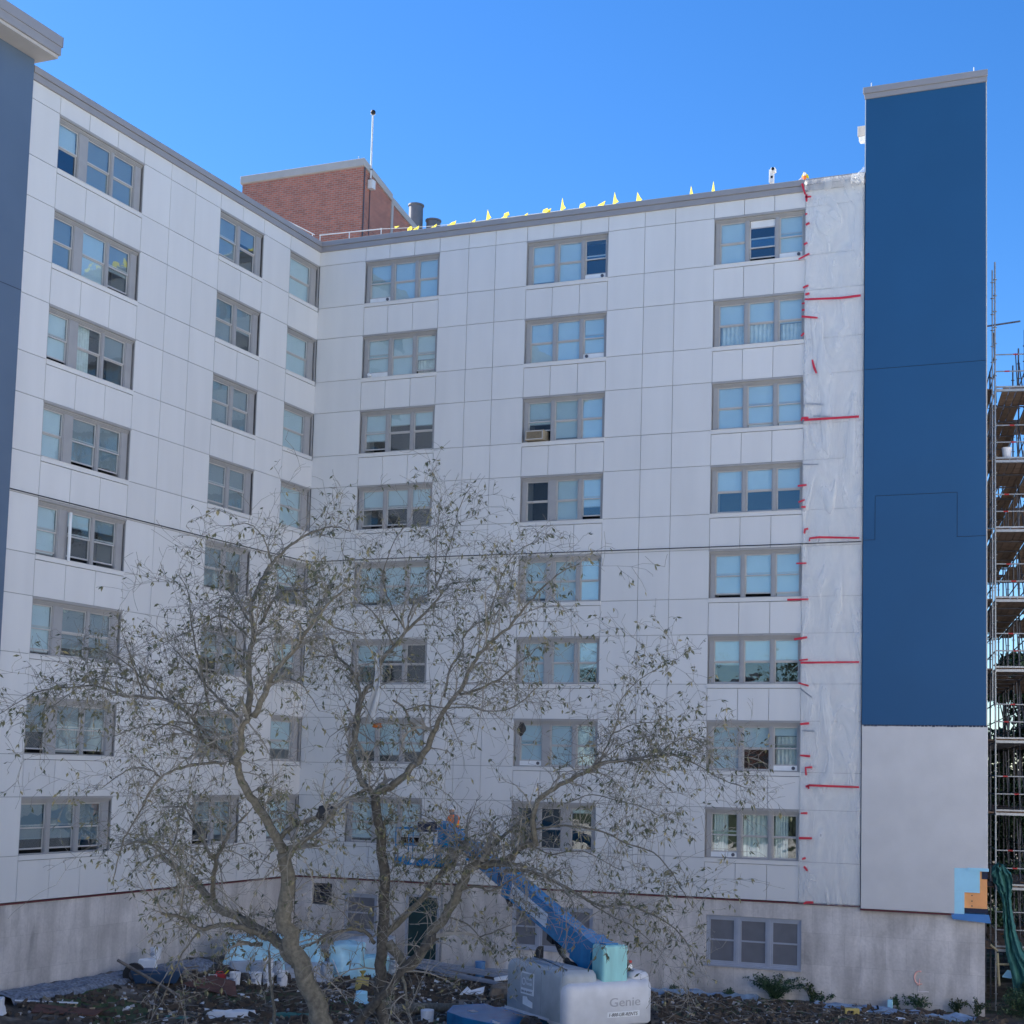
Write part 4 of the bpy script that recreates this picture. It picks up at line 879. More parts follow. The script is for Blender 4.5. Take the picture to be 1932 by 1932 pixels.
# ------------------------------------------------------------------ scaffold
SC = thing('scaffold', 'tall steel scaffold with timber decks beside the blue tower', 'scaffold', (23.52, 1.0, 0), R(11.5))
ys = [0.0, 2.1, 4.2, 6.3, 8.4, 10.5, 12.6]
decks = [17.52, 15.33, 13.21, 11.09, 8.99, 6.87, 4.73, 2.55, .75]
xi, xo = 0.03, 1.10
def tb(name, pts, r=.024, m_=GALV): return MB().tube(pts, r, 6).build(name, m_, SC)
tops = [21.45, 19.92, 19.92, 19.92, 19.4, 19.4, 19.4]
for i, y in enumerate(ys):
    for x, t in ((xi, tops[i] if i == 0 else 18.6), (xo, tops[i]), (2.22, tops[i]-1.5)):
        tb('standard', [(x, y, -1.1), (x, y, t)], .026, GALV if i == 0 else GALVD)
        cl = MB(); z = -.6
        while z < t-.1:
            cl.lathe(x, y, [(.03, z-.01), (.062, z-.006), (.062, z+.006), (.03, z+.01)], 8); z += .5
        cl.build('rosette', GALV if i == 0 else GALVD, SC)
tb('standard', [(-.05, 0, 8), (-.05, 0, 21.2)], .022)
cl = MB()
for k in range(25): cl.lathe(-.05, 0, [(.03, 8.8+k*.5), (.058, 8.806+k*.5), (.058, 8.818+k*.5), (.03, 8.82+k*.5)], 8)
cl.build('rosette', GALV, SC)
PLK = [xi+.02+(xo-xi)*k/5 for k in range(6)]
for zi, z in enumerate(decks):
    for i in range(len(ys)-1):
        y0, y1 = ys[i]+.02, ys[i+1]-.02
        for k in range(5):
            if (zi*7+i*3+k*5) % 23 == 0: continue
            o = boxobj('plank', PLANK, SC, PLK[k], PLK[k+1]-.018, y0, y1, z-.045, z)
            o.rotation_euler = (0, rnd.uniform(-.015, .015), rnd.uniform(-.006, .006))
            if k < 3 and z < 18:
                o = boxobj('plank', PLANK, SC, PLK[k]-.70, PLK[k+1]-.718, y0, y1, z-.065, z-.02)
            if z < 16 or i < 3:
                if (zi*5+i*7+k*3) % 29 == 0: continue
                o = boxobj('plank', PLANK, SC, PLK[k]+1.10, PLK[k+1]+1.082, y0, y1, z-.045, z)
                o.rotation_euler = (0, rnd.uniform(-.015, .015), rnd.uniform(-.006, .006))
    MB().box(xi, 2.25, -.05, .04, z-.12, z-.046).box(xi, 2.25, -.03, .02, z+.001, z+.05).build('transom', GALV, SC)
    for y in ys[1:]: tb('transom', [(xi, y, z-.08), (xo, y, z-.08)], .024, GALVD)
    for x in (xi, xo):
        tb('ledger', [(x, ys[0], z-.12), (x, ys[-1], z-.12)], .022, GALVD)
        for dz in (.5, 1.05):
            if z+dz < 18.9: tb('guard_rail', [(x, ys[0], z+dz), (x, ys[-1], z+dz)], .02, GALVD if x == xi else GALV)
    for dz in (.51, 1.03):
        tb('guard_rail', [(xi, 0, z+dz), (xo, 0, z+dz)], .021)
        q_ = rnd.random()*.35
        MB().tube([(xi+.2+q_, 0, z+dz), (xi+.34+q_, 0, z+dz)], .024, 6).build('red_band', REDM, SC)
    tb('brace', [(xo, ys[1], z), (xo, ys[2], z+2.0)], .02, GALVD); tb('brace', [(xi, ys[3], z+2), (xi, ys[4], z)], .02, GALVD)
    for y_ in (3.0, 7.2):
        for q in range(1): tb('vertical_tie', [(xo-.1-.12*q, y_+.3*q, z), (xo-.2-.12*q, y_+.3*q, z+1.9)], .018, GALVD)
tb('guard_rail', [(-.25, .02, 19.45), (.78, .02, 19.58)], .028, GALVD)
tb('brace', [(0, .2, 19.3), (.2, 1.8, 17.5)], .02, GALVD)
bk = MB().lathe(23.85, 1.35, [(.125, 15.335), (.15, 15.70), (.155, 15.705), (.155, 15.72), (.13, 15.72)], 20).build('bucket', BUCK); tag(bk, 'white bucket standing on a high scaffold deck', 'bucket')
bk = MB().lathe(24.42, 1.75, [(.125, 15.335), (.15, 15.66), (.155, 15.665), (.155, 15.68), (.13, 15.68)], 20).build('bucket', BUCK); tag(bk, 'white bucket on the high scaffold deck cut by the right edge', 'bucket')
# green netting
v, f = [], []; path = [(23.70, 3.18, .12), (23.76, 3.0, .30), (23.80, 2.75, .30), (23.86, 2.5, .22), (23.90, 2.25, .14), (23.93, 2.0, .12), (23.97, 1.6, .14), (24.02, 1.2, .18), (24.16, .7, .26), (24.34, .3, .34), (24.62, -.5, .50)]
NP = 26
def lerp_path(t):
    t *= len(path)-1; i = min(int(t), len(path)-2); q = t-i; return [path[i][k]*(1-q)+path[i+1][k]*q for k in range(3)]
for j in range(46):
    x, z, w = lerp_path(j/45); top_ = max(0, 1-j/16)
    for k in range(NP+1):
        a_ = k/NP
        fold = math.sin(a_*21+math.sin(j*.21)*1.4)*.06+.05*math.sin(a_*9+j*.13)
        n1 = noise.noise(Vector((x*3+a_*4, a_*9, z*3.2))); n2 = noise.noise(Vector((a_*13, z*8, 3)))
        v.append((x-w+2*w*a_+.06*n2*(.4+top_), .50+fold+.16*n1*(.5+top_)+.05*n2, z+.12*n1*top_*1.6+.05*n2))
for j in range(45):
    for k in range(NP):
        q = j*(NP+1)+k; f.append((q, q+1, q+NP+2, q+NP+1))
me = bpy.data.meshes.new('netting'); me.from_pydata(v, [], f); me.materials.append(GREENN); me.polygons.foreach_set('use_smooth', [True]*len(f))
o = link('debris_netting', me); tag(o, 'bunched green debris netting hanging from the scaffold foot', 'netting')
mo = o.modifiers.new('t', 'SOLIDIFY'); mo.thickness = .012
ld = thing('timber_prop', 'pale timber prop leaning under the scaffold beside the concrete corner', 'timber prop', (23.55, .6, 0))
MB().tube([(.10, 0, .62), (.13, 0, -.05), (.15, 0, -.3)], .035, 4).build('upright', mat('pale_timber', (.42, .36, .22), .8, var=.1), ld)
MB().tube([(-.1, 0, .85), (.12, 0, .68)], .03, 4).build('strut', MATS['pale_timber'], ld)
MB().tube([(.05, 0, .30), (.75, .1, .33)], .03, 4).build('cross_piece', MATS['pale_timber'], ld)
o = MB().prism([(23.75, .9, -.1), (24.0, .9, -.12), (24.1, 1.2, .02), (23.85, 1.2, .05)], (0, 0, .04)).build('foam_offcut', FOAM); tag(o, 'pale blue foam offcut lying on the bank below the scaffold', 'foam offcut')

# ------------------------------------------------------------------ trees
def leaf(mb, p, d, up, L, w):
    d = d.normalized(); s = d.cross(up)
    if s.length < 1e-3: s = d.cross(Vector((1, 0, 0)))
    s.normalize(); n = s.cross(d)
    i = len(mb.v); m_ = p+d*L*.45
    mb.v += [tuple(p), tuple(m_+s*w*.5+n*w*.15), tuple(p+d*L), tuple(m_-s*w*.5+n*w*.15)]
    mb.f += [(i, i+1, i+2, i+3)]
def rv(r, k=1.0): return Vector((r.gauss(0, k), r.gauss(0, k), r.gauss(0, k)))
def catmull(pts, n=4):
    out = []
    for i in range(len(pts)-1):
        p0 = pts[max(i-1, 0)]; p1 = pts[i]; p2 = pts[i+1]; p3 = pts[min(i+2, len(pts)-1)]
        for k in range(n):
            t = k/n
            out.append([.5*((2*b)+(-a+c)*t+(2*a-5*b+4*c-d)*t*t+(-a+3*b-3*c+d)*t**3) for a, b, c, d in zip(p0, p1, p2, p3)])
    out.append(list(pts[-1])); return out
def orchard(key, name, label, seed, leafp, dens):
    r = random.Random(seed); T = thing(name, label, 'tree')
    trunk = MB(); lm = MB(); tw = MB(); lf = MB(); stats = [0, 0]
    first = True
    for t, pts in LIMBS:
        if t != key: continue
        c = catmull([list(p) for p in pts], 4)
        for q in c[1:-1]:
            a = .12*q[3]+.006
            q[0] += r.gauss(0, a); q[1] += r.gauss(0, a); q[2] += r.gauss(0, a)
        P_ = [Vector(q[:3]) for q in c]; rad = [max(q[3], .008) for q in c]
        if first or (P_[0].z < 1.6 and rad[0] > .05):
            b0 = P_[0]; d_ = (P_[0]-P_[2]).normalized()
            z = gz(b0.x, b0.y)-.2; k = (z-b0.z)/min(d_.z, -.5)
            P_ = [b0+d_*k*1.0, b0+d_*k*.8] + P_; rad = [rad[0]*1.7, rad[0]*1.2] + rad
        ns = 12 if rad[0] > .12 else (8 if rad[0] > .05 else 6)
        (trunk if rad[0] > .11 else lm).tube(P_, rad, ns)
        first = False
        # twigs
        L = 0
        tot = sum((P_[i+1]-P_[i]).length for i in range(len(P_)-1)); s = 0; nxt = tot*.08 if rad[0] < .1 else tot*.35
        for i in range(len(P_)-1):
            seg = P_[i+1]-P_[i]; sl_ = seg.length
            while nxt < s+sl_:
                f_ = (nxt-s)/sl_; p = P_[i]+seg*f_; rr_ = rad[i]*(1-f_)+rad[i+1]*f_; tan = seg.normalized()
                nxt += r.uniform(.10, .30)/dens*(1.0 if rr_ < .05 else 1.6)
                if p.z < 2.2 and r.random() < .75: continue
                branch(r, tw, lf, p, tan, min(rr_*.55, .018), r.uniform(.5, 1.5)*(1 if rr_ < .06 else 1.15), 0, leafp)
            s += sl_
        branch(r, tw, lf, P_[-1], (P_[-1]-P_[-2]).normalized(), rad[-1]*.8, r.uniform(.5, .9), 0, leafp)
    if trunk.v: trunk.build('trunk', BARKD if key == 'B' else BARK, T, smooth=True)
    if lm.v: lm.build('limbs', BARK, T, smooth=True)
    o = tw.build('twigs', BARKT, T, kind='stuff')
    o = lf.build('leaves', LEAF, T, kind='stuff')
    print(name, len(tw.f), len(lf.f))
def branch(r, tw, lf, p, tan, rad, L, depth, leafp):
    d = (tan*r.uniform(.2, .9) + rv(r, .55) + Vector((0, 0, .25))).normalized()
    n = 5 if depth == 0 else 3; pts = [p.copy()]; q = p.copy(); st = L/n
    curl = rv(r, .16)
    for k in range(n):
        d = (d + curl + rv(r, .13) + Vector((0, 0, -.05*(k+1)*(1.3 if depth == 0 else .6)))).normalized()
        q = q+d*st; pts.append(q.copy())
    rads = [max(rad*(1-.75*k/n), .0036) for k in range(n+1)]
    tw.tube(pts, rads, 3, cap=False)
    if depth < 2:
        for k in range(1, n+1):
            for _ in range(2 if depth == 0 else 1):
                if r.random() < (.72 if depth == 0 else .45):
                    branch(r, tw, lf, pts[k].copy(), (pts[k]-pts[k-1]).normalized(), rads[k]*.7, L*r.uniform(.28, .5), depth+1, leafp)
    clump = noise.noise(p*.55)
    for k in range(1, n+1):
        if r.random() < leafp*(.55+1.5*max(clump+.15, 0))*(1.5 if depth else .9):
            for _ in range(r.choice((1, 1, 2, 3))):
                ld_ = (pts[k]-pts[k-1]).normalized()*.5+rv(r, .5)+Vector((0, 0, -.75))
                leaf(lf, pts[k]+rv(r, .012), ld_, rv(r), r.uniform(.08, .14), r.uniform(.030, .050))
orchard('A', 'bare_tree', 'gnarled tree with few leaves, its thick trunk leaning left of centre', 11, .11, 1.5)
orchard('B', 'bare_tree', 'gnarled thin leaved tree with upright dark trunk crossing the blue boom', 23, .11, 1.4)
orchard('C', 'thin_sapling', 'thin dark stem standing between the two gnarled trees', 5, .05, .3)

def bushy(name, label, x, y, h, rx, seed, m_, n=5000, trunkr=.15, group=None, lo=.2, ls=.16, z0=None, gr_='tree'):
    r = random.Random(seed); z0 = gz(x, y) if z0 is None else z0
    T = thing(name, label, gr_, (x, y, z0), group=group)
    tk = MB(); tk.tube([(0, 0, -.3), (.1, 0, h*.4), (.05, .1, h*.85)], [trunkr, trunkr*.7, trunkr*.2], 8)
    cl = []
    for k in range(16):
        zz = h*(lo+(1-lo)*r.random()**.8); rr_ = rx*(1-.55*((zz/h-lo)/(1-lo))**1.6)
        a_ = r.uniform(0, 6.28); c = Vector((math.cos(a_)*rr_*r.uniform(.2, .8), math.sin(a_)*rr_*r.uniform(.2, .8), zz))
        cl.append((c, rr_*r.uniform(.3, .55))); tk.tube([(0.05, 0, min(zz*.6, h*.6)), tuple(c)], [trunkr*.3, .02], 5)
    tk.build('trunk', BARK, T, smooth=True)
    lf = MB()
    for k in range(n):
        c, s = r.choice(cl); v_ = rv(r); v_ = v_.normalized()*s*r.random()**.45
        v_.z *= .8
        leaf(lf, c+v_, rv(r)+Vector((0, 0, -.3)), rv(r), ls*r.uniform(.6, 1.3), ls*r.uniform(.4, .8))
    lf.build('crown', m_, T, kind='stuff')
    return T
bushy('leafy_tree', 'dark green leafy tree seen through the scaffold, nearest its foot', 22.6, 15.5, 10.5, 2.8, 3, LEAFG, 15000, ls=.24, group='trees behind the scaffold')
bushy('leafy_tree', 'tall mixed green tree farther behind the scaffold', 21.6, 19, 12, 3.4, 4, LEAFG, 13000, ls=.26, group='trees behind the scaffold')
bushy('leafy_tree', 'broad dark tree behind the scaffold at the right edge', 25.2, 17, 10.5, 3.4, 6, LEAFG, 15000, ls=.25, group='trees behind the scaffold')
bushy('undergrowth_bush', 'brambly dark undergrowth at the concrete corner below the scaffold', 24.4, .2, .9, .9, 8, LEAFG, 2500, .03, ls=.07, lo=.05, gr_='bush')
bushy('undergrowth_bush', 'low scrub on the bank at the right edge below the netting', 25.2, 1.8, 1.6, 1.3, 9, LEAFR, 3000, .03, ls=.08, lo=.05, gr_='bush')

bushy('undergrowth_bush', 'dense dark shrub behind the scaffold foot beside the tower', 23.3, 8.5, 6.5, 1.9, 31, LEAFG, 11000, .05, ls=.13, lo=.05, gr_='bush')
bushy('undergrowth_bush', 'wide dark shrub farther back under the scaffold decks', 24.2, 12.5, 9.0, 2.6, 32, LEAFG, 14000, .05, ls=.15, lo=.05, gr_='bush')
# hillside behind the scaffold
hb = MB(); nn = 14
for j in range(nn):
    for i in range(nn):
        x = 23.9+i*1.2; y = 1.6+j*2.2
        hb.v.append((x, y, -1.3+.28*min(j*2.2, 8)*min(1, i*.5+.25)+.15*noise.noise(Vector((x, y, 0)))))
for j in range(nn-1):
    for i in range(nn-1):
        q = j*nn+i; hb.f.append((q, q+1, q+nn+1, q+nn))
o = hb.build('earth_bank', SOIL, smooth=True); o['kind'] = 'structure'

# weeds along the wall
def weed(x, y, h, w, seed, label, m_=LEAFG, n=420, lean=0):
    r = random.Random(seed); T = thing('weed', label, 'weed', (x, y, gz(x, y)), group='weeds along the wall foot')
    st = MB(); lf = MB()
    for k in range(max(5, int(n/35))):
        a_ = r.uniform(0, 6.28); e = Vector((math.cos(a_)*w*r.uniform(.2, 1)+lean, math.sin(a_)*w*.35, h*r.uniform(.5, 1)))
        mid = e*.5+Vector((0, 0, h*.22)); st.tube([(0, 0, 0), tuple(mid), tuple(e)], [.012, .008, .004], 4)
        for q in range(35):
            t = r.random()**.6; p = mid*(2*t) if t < .5 else mid.lerp(e, (t-.5)*2)
            leaf(lf, p+rv(r, .03), rv(r)+Vector((0, 0, -.2)), rv(r), r.uniform(.05, .10), r.uniform(.03, .055))
    st.build('stems', LEAFG, T); lf.build('foliage', m_, T, kind='stuff')
weed(17.25, -.35, .78, 1.1, 1, 'large dark green weed clump under the screened basement window', n=1500)
weed(18.35, -.30, .62, .35, 2, 'reddish weed stem standing right of the large weed clump', m_=LEAFR, n=300)
weed(18.7, -.35, .30, .5, 12, 'low trailing weed below the plastic sheet', n=260)
weed(15.9, -.5, .25, .3, 3, 'small weed left of the large weed clump', n=160)
weed(14.0, -.4, .22, .3, 4, 'small weed against the wall behind the grey machine', n=140)
weed(21.6, -.35, .45, .55, 5, 'green weed below the chalk mark on the concrete', n=420)
weed(20.95, -.3, .42, .25, 6, 'thin leaning weed left of the one below the chalk mark', n=90, lean=-.2)
weed(22.6, -.3, .42, .3, 7, 'brown green weed near the concrete corner', m_=LEAFR, n=300)
weed(23.2, -.5, .6, .5, 8, 'scrawny weed growing at the concrete corner', m_=LEAFR, n=300)
# ------------------------------------------------------------------ boom lift
LF = thing('boom_lift', 'blue and grey telescopic boom lift reaching up to the wall', 'boom lift', (15.2, -11.6, 0), R(143))
def lb(name, m_, *a, bv=.02, **k):
    return bevel(MB().box(*a).build(name, m_, LF, **k), bv, 3)
# rear counterweight with rounded plan
def rounded(xa, xb, ya, yb, za, zb_, rr, m_, name, top=.12, n=6):
    mb = MB(); prof = []
    for cx, cy, a0 in ((xb-rr, yb-rr, 0), (xa+rr, yb-rr, 90), (xa+rr, ya+rr, 180), (xb-rr, ya+rr, 270)):
        for k in range(n+1):
            a_ = R(a0+90*k/n); prof.append((cx, cy, math.cos(a_), math.sin(a_)))
    rings = [(za, -.06), (za+.06, 0), (zb_-top, 0), (zb_-top*.55, -top*.12), (zb_-top*.2, -top*.45), (zb_, -top*1.2)]
    for z, off in rings:
        for cx, cy, c, s in prof: mb.v.append((cx+c*(rr+off), cy+s*(rr+off), z))
    N = len(prof)
    for k in range(len(rings)-1):
        for j in range(N):
            q = k*N; mb.f.append((q+j, q+(j+1) % N, q+N+(j+1) % N, q+N+j))
    mb.f.append(tuple(range(N))[::-1]); mb.f.append(tuple(range((len(rings)-1)*N, len(rings)*N)))
    o = mb.build(name, m_, LF, smooth=True)
    o.data.set_sharp_from_angle(angle=R(50)); return o
rounded(0, 1.05, -2.50, 0.0, -.50, .60, .22, LIFTG, 'counterweight', top=.22)
rounded(.14, 3.1, -1.0, .015, -.42, .86, .20, LIFTD, 'engine_cover', top=.20)
rounded(.16, 3.1, -2.515, -1.90, -.42, .76, .18, LIFTG, 'side_cover', top=.18)
lb('turntable_deck', LIFTB, .9, 3.3, -2.0, -1.0, -.50, .35)
lb('cover_trim', LIFTG, .75, 3.05, .02, .035, -.40, -.34, bv=.004)
MB().box(1.2, 1.205, .0, .0165, -.3, .70).build('cover_seam', BLACK, LF)
# rubber lift handle on cover
MB().prism([(2.3, -.5, .90), (2.55, -.5, .90), (2.42, -.5, 1.14), (2.30, -.5, 1.20)], (0, -.14, 0)).build('exhaust_flap', BLACK, LF)
# work light at rear right
MB().tube([(.42, -2.02, .70), (.42, -2.02, .86)], .02).build('light_bracket', BLACK, LF)
MB().tube([(.48, -2.02, .86), (.36, -2.02, .85)], [.06, .075], 16).build('work_light', BLACK, LF)
MB().tube([(.36, -2.02, .85), (.354, -2.02, .85)], .062, 16).build('light_lens', WHITE, LF)
MB().box(.36, .44, -2.06, -1.98, .94, 1.0).build('red_reflector', REDM, LF)
# lettering on the rear
RX, RY = (0, -1, 0), (0, 0, 1)
text('Genie', .30, (-.004, -1.20, -.03), RX, RY, mat('faded_lettering', (.34, .345, .37), .5), LF, squash=1.25)
MB().box(-.006, .0, -2.08, -1.16, -.285, -.155).build('phone_decal', PAPER, LF)
text('1-800-UR-RENTS', .115, (-.010, -1.18, -.262), RX, RY, LETTER, LF, squash=1.0, shear=.25)
# decals on the left side
SX, SY = (-1, 0, 0), (0, 0, 1)
MB().box(1.55, 2.22, .022, .030, .08, .62).build('side_decal', PAPER, LF)
MB().box(1.58, 2.19, .030, .033, .23, .59).build('decal_field', LIFTD, LF)
MB().lathe(0, 0, [(.12, 0), (.12, .004)], 20)
text('O', .26, (2.17, .034, .30), SX, SY, PAPER, LF)
text('United', .11, (1.93, .034, .44), SX, SY, PAPER, LF, squash=.9)
text('Rentals', .11, (1.93, .034, .32), SX, SY, PAPER, LF, squash=.9)
text('800-UR-RENTS', .075, (2.18, .031, .12), SX, SY, LETTER, LF, squash=1.15)
MB().prism([(1.6, .026, -.22), (2.1, .026, -.17), (2.1, .026, .02), (1.9, .026, .03), (1.85, .026, -.03), (1.6, .026, -.08)], (0, .006, 0)).build('torn_decal', PAPER, LF)
# boom frame
T0 = Vector((.52, -1.42, .93)); T1 = Vector((11.35, -2.12, 3.82)); u = (T1-T0).normalized(); BL_ = (T1-T0).length
sv = Vector((0, 0, 1)).cross(u).normalized(); wv = u.cross(sv)
BMt = Matrix((u, sv, wv)).transposed().to_4x4(); BMt.translation = T0
def bx(name, m_, a, b, c, d, e, f_, bv=.012, parent=None):
    o = MB().box(a, b, c, d, e, f_); me = o.data(name, m_); me.transform(BMt); return bevel(link(name, me, parent or LF), bv)
bs = bx('boom_base_section', LIFTB, .45, 6.0, -.23, .23, -.34, .30)
bx('base_reinforcement', LIFTB, 5.7, 6.05, -.26, .26, -.38, .33, parent=bs)
bm_ = bx('boom_middle_section', LIFTB, 6.0, 8.9, -.18, .18, -.26, .22)
bx('middle_collar', LIFTB, 8.7, 8.95, -.21, .21, -.29, .25, parent=bm_)
bx('boom_fly_section', LIFTB, 8.9, BL_+.1, -.14, .14, -.20, .16)
bx('boom_head', LIFTB, BL_-.2, BL_+.2, -.16, .16, -.55, .12)
lb('boom_end_cover', MINT, .10, .66, -1.79, -1.07, .43, 1.42, bv=.07)
lb('cover_cap', LIFTB, .2, .5, -1.55, -1.2, 1.42, 1.46, bv=.01)
bx('boom_pivot_plate', LIFTB, .32, .9, -.30, .30, -.52, .42)
bx('boom_pivot_plate', LIFTB, .9, 1.5, -.26, .26, -.42, .34)
bx('top_cable_tray', LIFTB, 1.0, 5.6, -.02, .20, .30, .36)
MB_ = MB()
for k in range(4): MB_.box(6.15+k*.12, 6.20+k*.12, .181, .19, -.16, .12)
me = MB_.data('vent_slots', BLACK); me.transform(BMt); link('vent_slots', me, LF)
me = MB().tube([(5.9, .12, -.40), (5.6, .12, -.52)], .07, 10).data('roller', BLACK); me.transform(BMt); link('roller', me, LF)
# sign on the boom side
me = MB().box(3.05, 5.45, .231, .240, -.22, .16).data('boom_sign', PAPER); me.transform(BMt); sg = link('boom_sign', me, LF)
def bpnt(a, b, c): return BMt @ Vector((a, b, c))
text('O', .34, bpnt(5.42, .242, -.13), -u, wv, LETTER, sg)
text('United Rentals', .27, bpnt(5.10, .242, -.10), -u, wv, LETTER, sg, squash=1.02)
# lift cylinder and hoses
MB().tube([tuple(bpnt(2.9, 0, -.42)), tuple(bpnt(2.1, 0, -.75))], .055, 12).build('cylinder_rod', GALV, LF)
MB().tube([tuple(bpnt(2.1, 0, -.75)), (1.6, -1.45, .25)], .09, 12).build('lift_cylinder', BLACK, LF)
MB().box(2.95, 3.2, -.10, .10, -.62, -.34)
me = MB().box(2.8, 3.15, -.12, .12, -.58, -.34).data('cylinder_lug', BLACK); me.transform(BMt); link('cylinder_lug', me, LF)
for k in range(5):
    pts = [tuple(bpnt(2.7-.04*k, .12-.05*k, -.40)), tuple(bpnt(2.2, .14-.05*k, -.62-.05*k)), (1.9+.05*k, -1.25-.05*k, .75), (1.5+.1*k, -1.3-.06*k, .45), (1.0+.1*k, -1.35, .35)]
    MB().tube([tuple(p) for p in catmull([list(q) for q in pts], 4)], .028, 6).build('hose', BLACK, LF)
MB().box(.95, 1.05, -1.02, -.98, .62, .74).build('red_valve', REDM, LF)
# chassis, axle, wheels
ch = MB(); ch.prism([(1.2, -.2, -.58), (4.6, -.2, -.52), (5.0, .55, -.58), (4.4, 1.0, -.62), (3.4, 1.05, -.62), (1.2, .6, -.62)], (0, 0, -.34))
bevel(ch.build('chassis', LIFTB, LF), .015)
ch = MB().box(1.0, 4.4, -2.4, -.2, -.95, -.60); bevel(ch.build('chassis', LIFTB, LF), .015)
MB().box(3.75, 4.02, .42, .60, -.612, -.575).build('deck_hatch', LIFTD, LF)
MB().prism([(1.9, .75, -.615), (2.3, .75, -.615), (2.3, .75, -.56), (1.9, .75, -.56)], (0, .01, 0)).build('decal', PAPER, LF)
for (x, y, wr) in ((.7, .55, .42), (.7, -2.75, .42), (3.9, .45, .25), (4.3, -2.75, .42)):
    t_ = MB(); wz = -1.1+wr
    for seg in range(1): t_.tube([(x, y-.16, wz), (x, y-.12, wz), (x, y+.12, wz), (x, y+.16, wz)], [wr*.8, wr, wr, wr*.8], 28)
    w_ = t_.build('wheel', BLACK, LF)
    MB().tube([(x, y-.17, wz), (x, y+.17, wz)], wr*.48, 18).build('rim', LIFTG, w_)
    tr = MB()
    for k in range(22):
        a_ = 2*math.pi*k/22; c, s = math.cos(a_), math.sin(a_)
        tr.tube([(x+.98*wr*c, y-.15, wz+.98*wr*s), (x+1.03*wr*c, y, wz+1.03*wr*s)], .022, 4)
    tr.build('tread', BLACK, w_)
# platform and jib in world coordinates, converted to the lift frame
bpy.context.view_layer.update()
LI = (Matrix.Translation((15.2, -11.6, 0)) @ Matrix.Rotation(R(143), 4, 'Z')).inverted()
def wobj(mb, name, m_, parent=LF, bv=0):
    me = mb.data(name, m_); me.transform(LI); o = link(name, me, parent)
    return bevel(o, bv) if bv else o
tipw = LI.inverted() @ T1
wobj(MB().tube([tuple(tipw+Vector((0, 0, -.3))), (6.7, -2.35, 2.62)], .10, 8), 'jib', LIFTB)
wobj(MB().tube([tuple(tipw+Vector((0, 0, -.05))), (6.75, -2.3, 3.0)], .06, 8), 'jib_link', BLACK)
px0, px1, py0, py1, pz = 5.12, 7.25, -2.15, -1.30, 2.60
pf = wobj(MB().box(px0, px1, py0, py1, pz-.05, pz), 'platform_floor', GALVD)
wobj(MB().box(px0, px1, py0-.03, py0, pz-.08, pz+.16), 'toe_board', LIFTB, pf)
wobj(MB().box(px0-.03, px0, py0, py1, pz-.08, pz+.16), 'toe_board', LIFTB, pf)
wobj(MB().box(5.75, 6.9, py0+.1, py1-.1, pz-.16, pz-.051), 'platform_support', BLACK, pf)
wobj(MB().box(5.70, 5.84, py0-.036, py0-.031, pz-.0, pz+.12), 'decal', PAPER, pf)
for z in (pz+.55, pz+1.08):
    wobj(MB().tube([(px0, py0, z), (px1, py0, z), (px1, py1, z), (px0, py1, z), (px0, py0, z)], .022, 6), 'platform_rail', LIFTB, pf)
for x, y in ((px0, py0), (5.75, py0), (6.5, py0), (px1, py0), (px0, py1), (6.2, py1), (px1, py1)):
    wobj(MB().tube([(x, y, pz), (x, y, pz+1.08)], .022, 6), 'platform_post', LIFTB, pf)
wobj(MB().box(5.95, 6.55, py0-.12, py0+.12, pz+1.0, pz+1.32), 'control_box', NAVY, pf, .02)

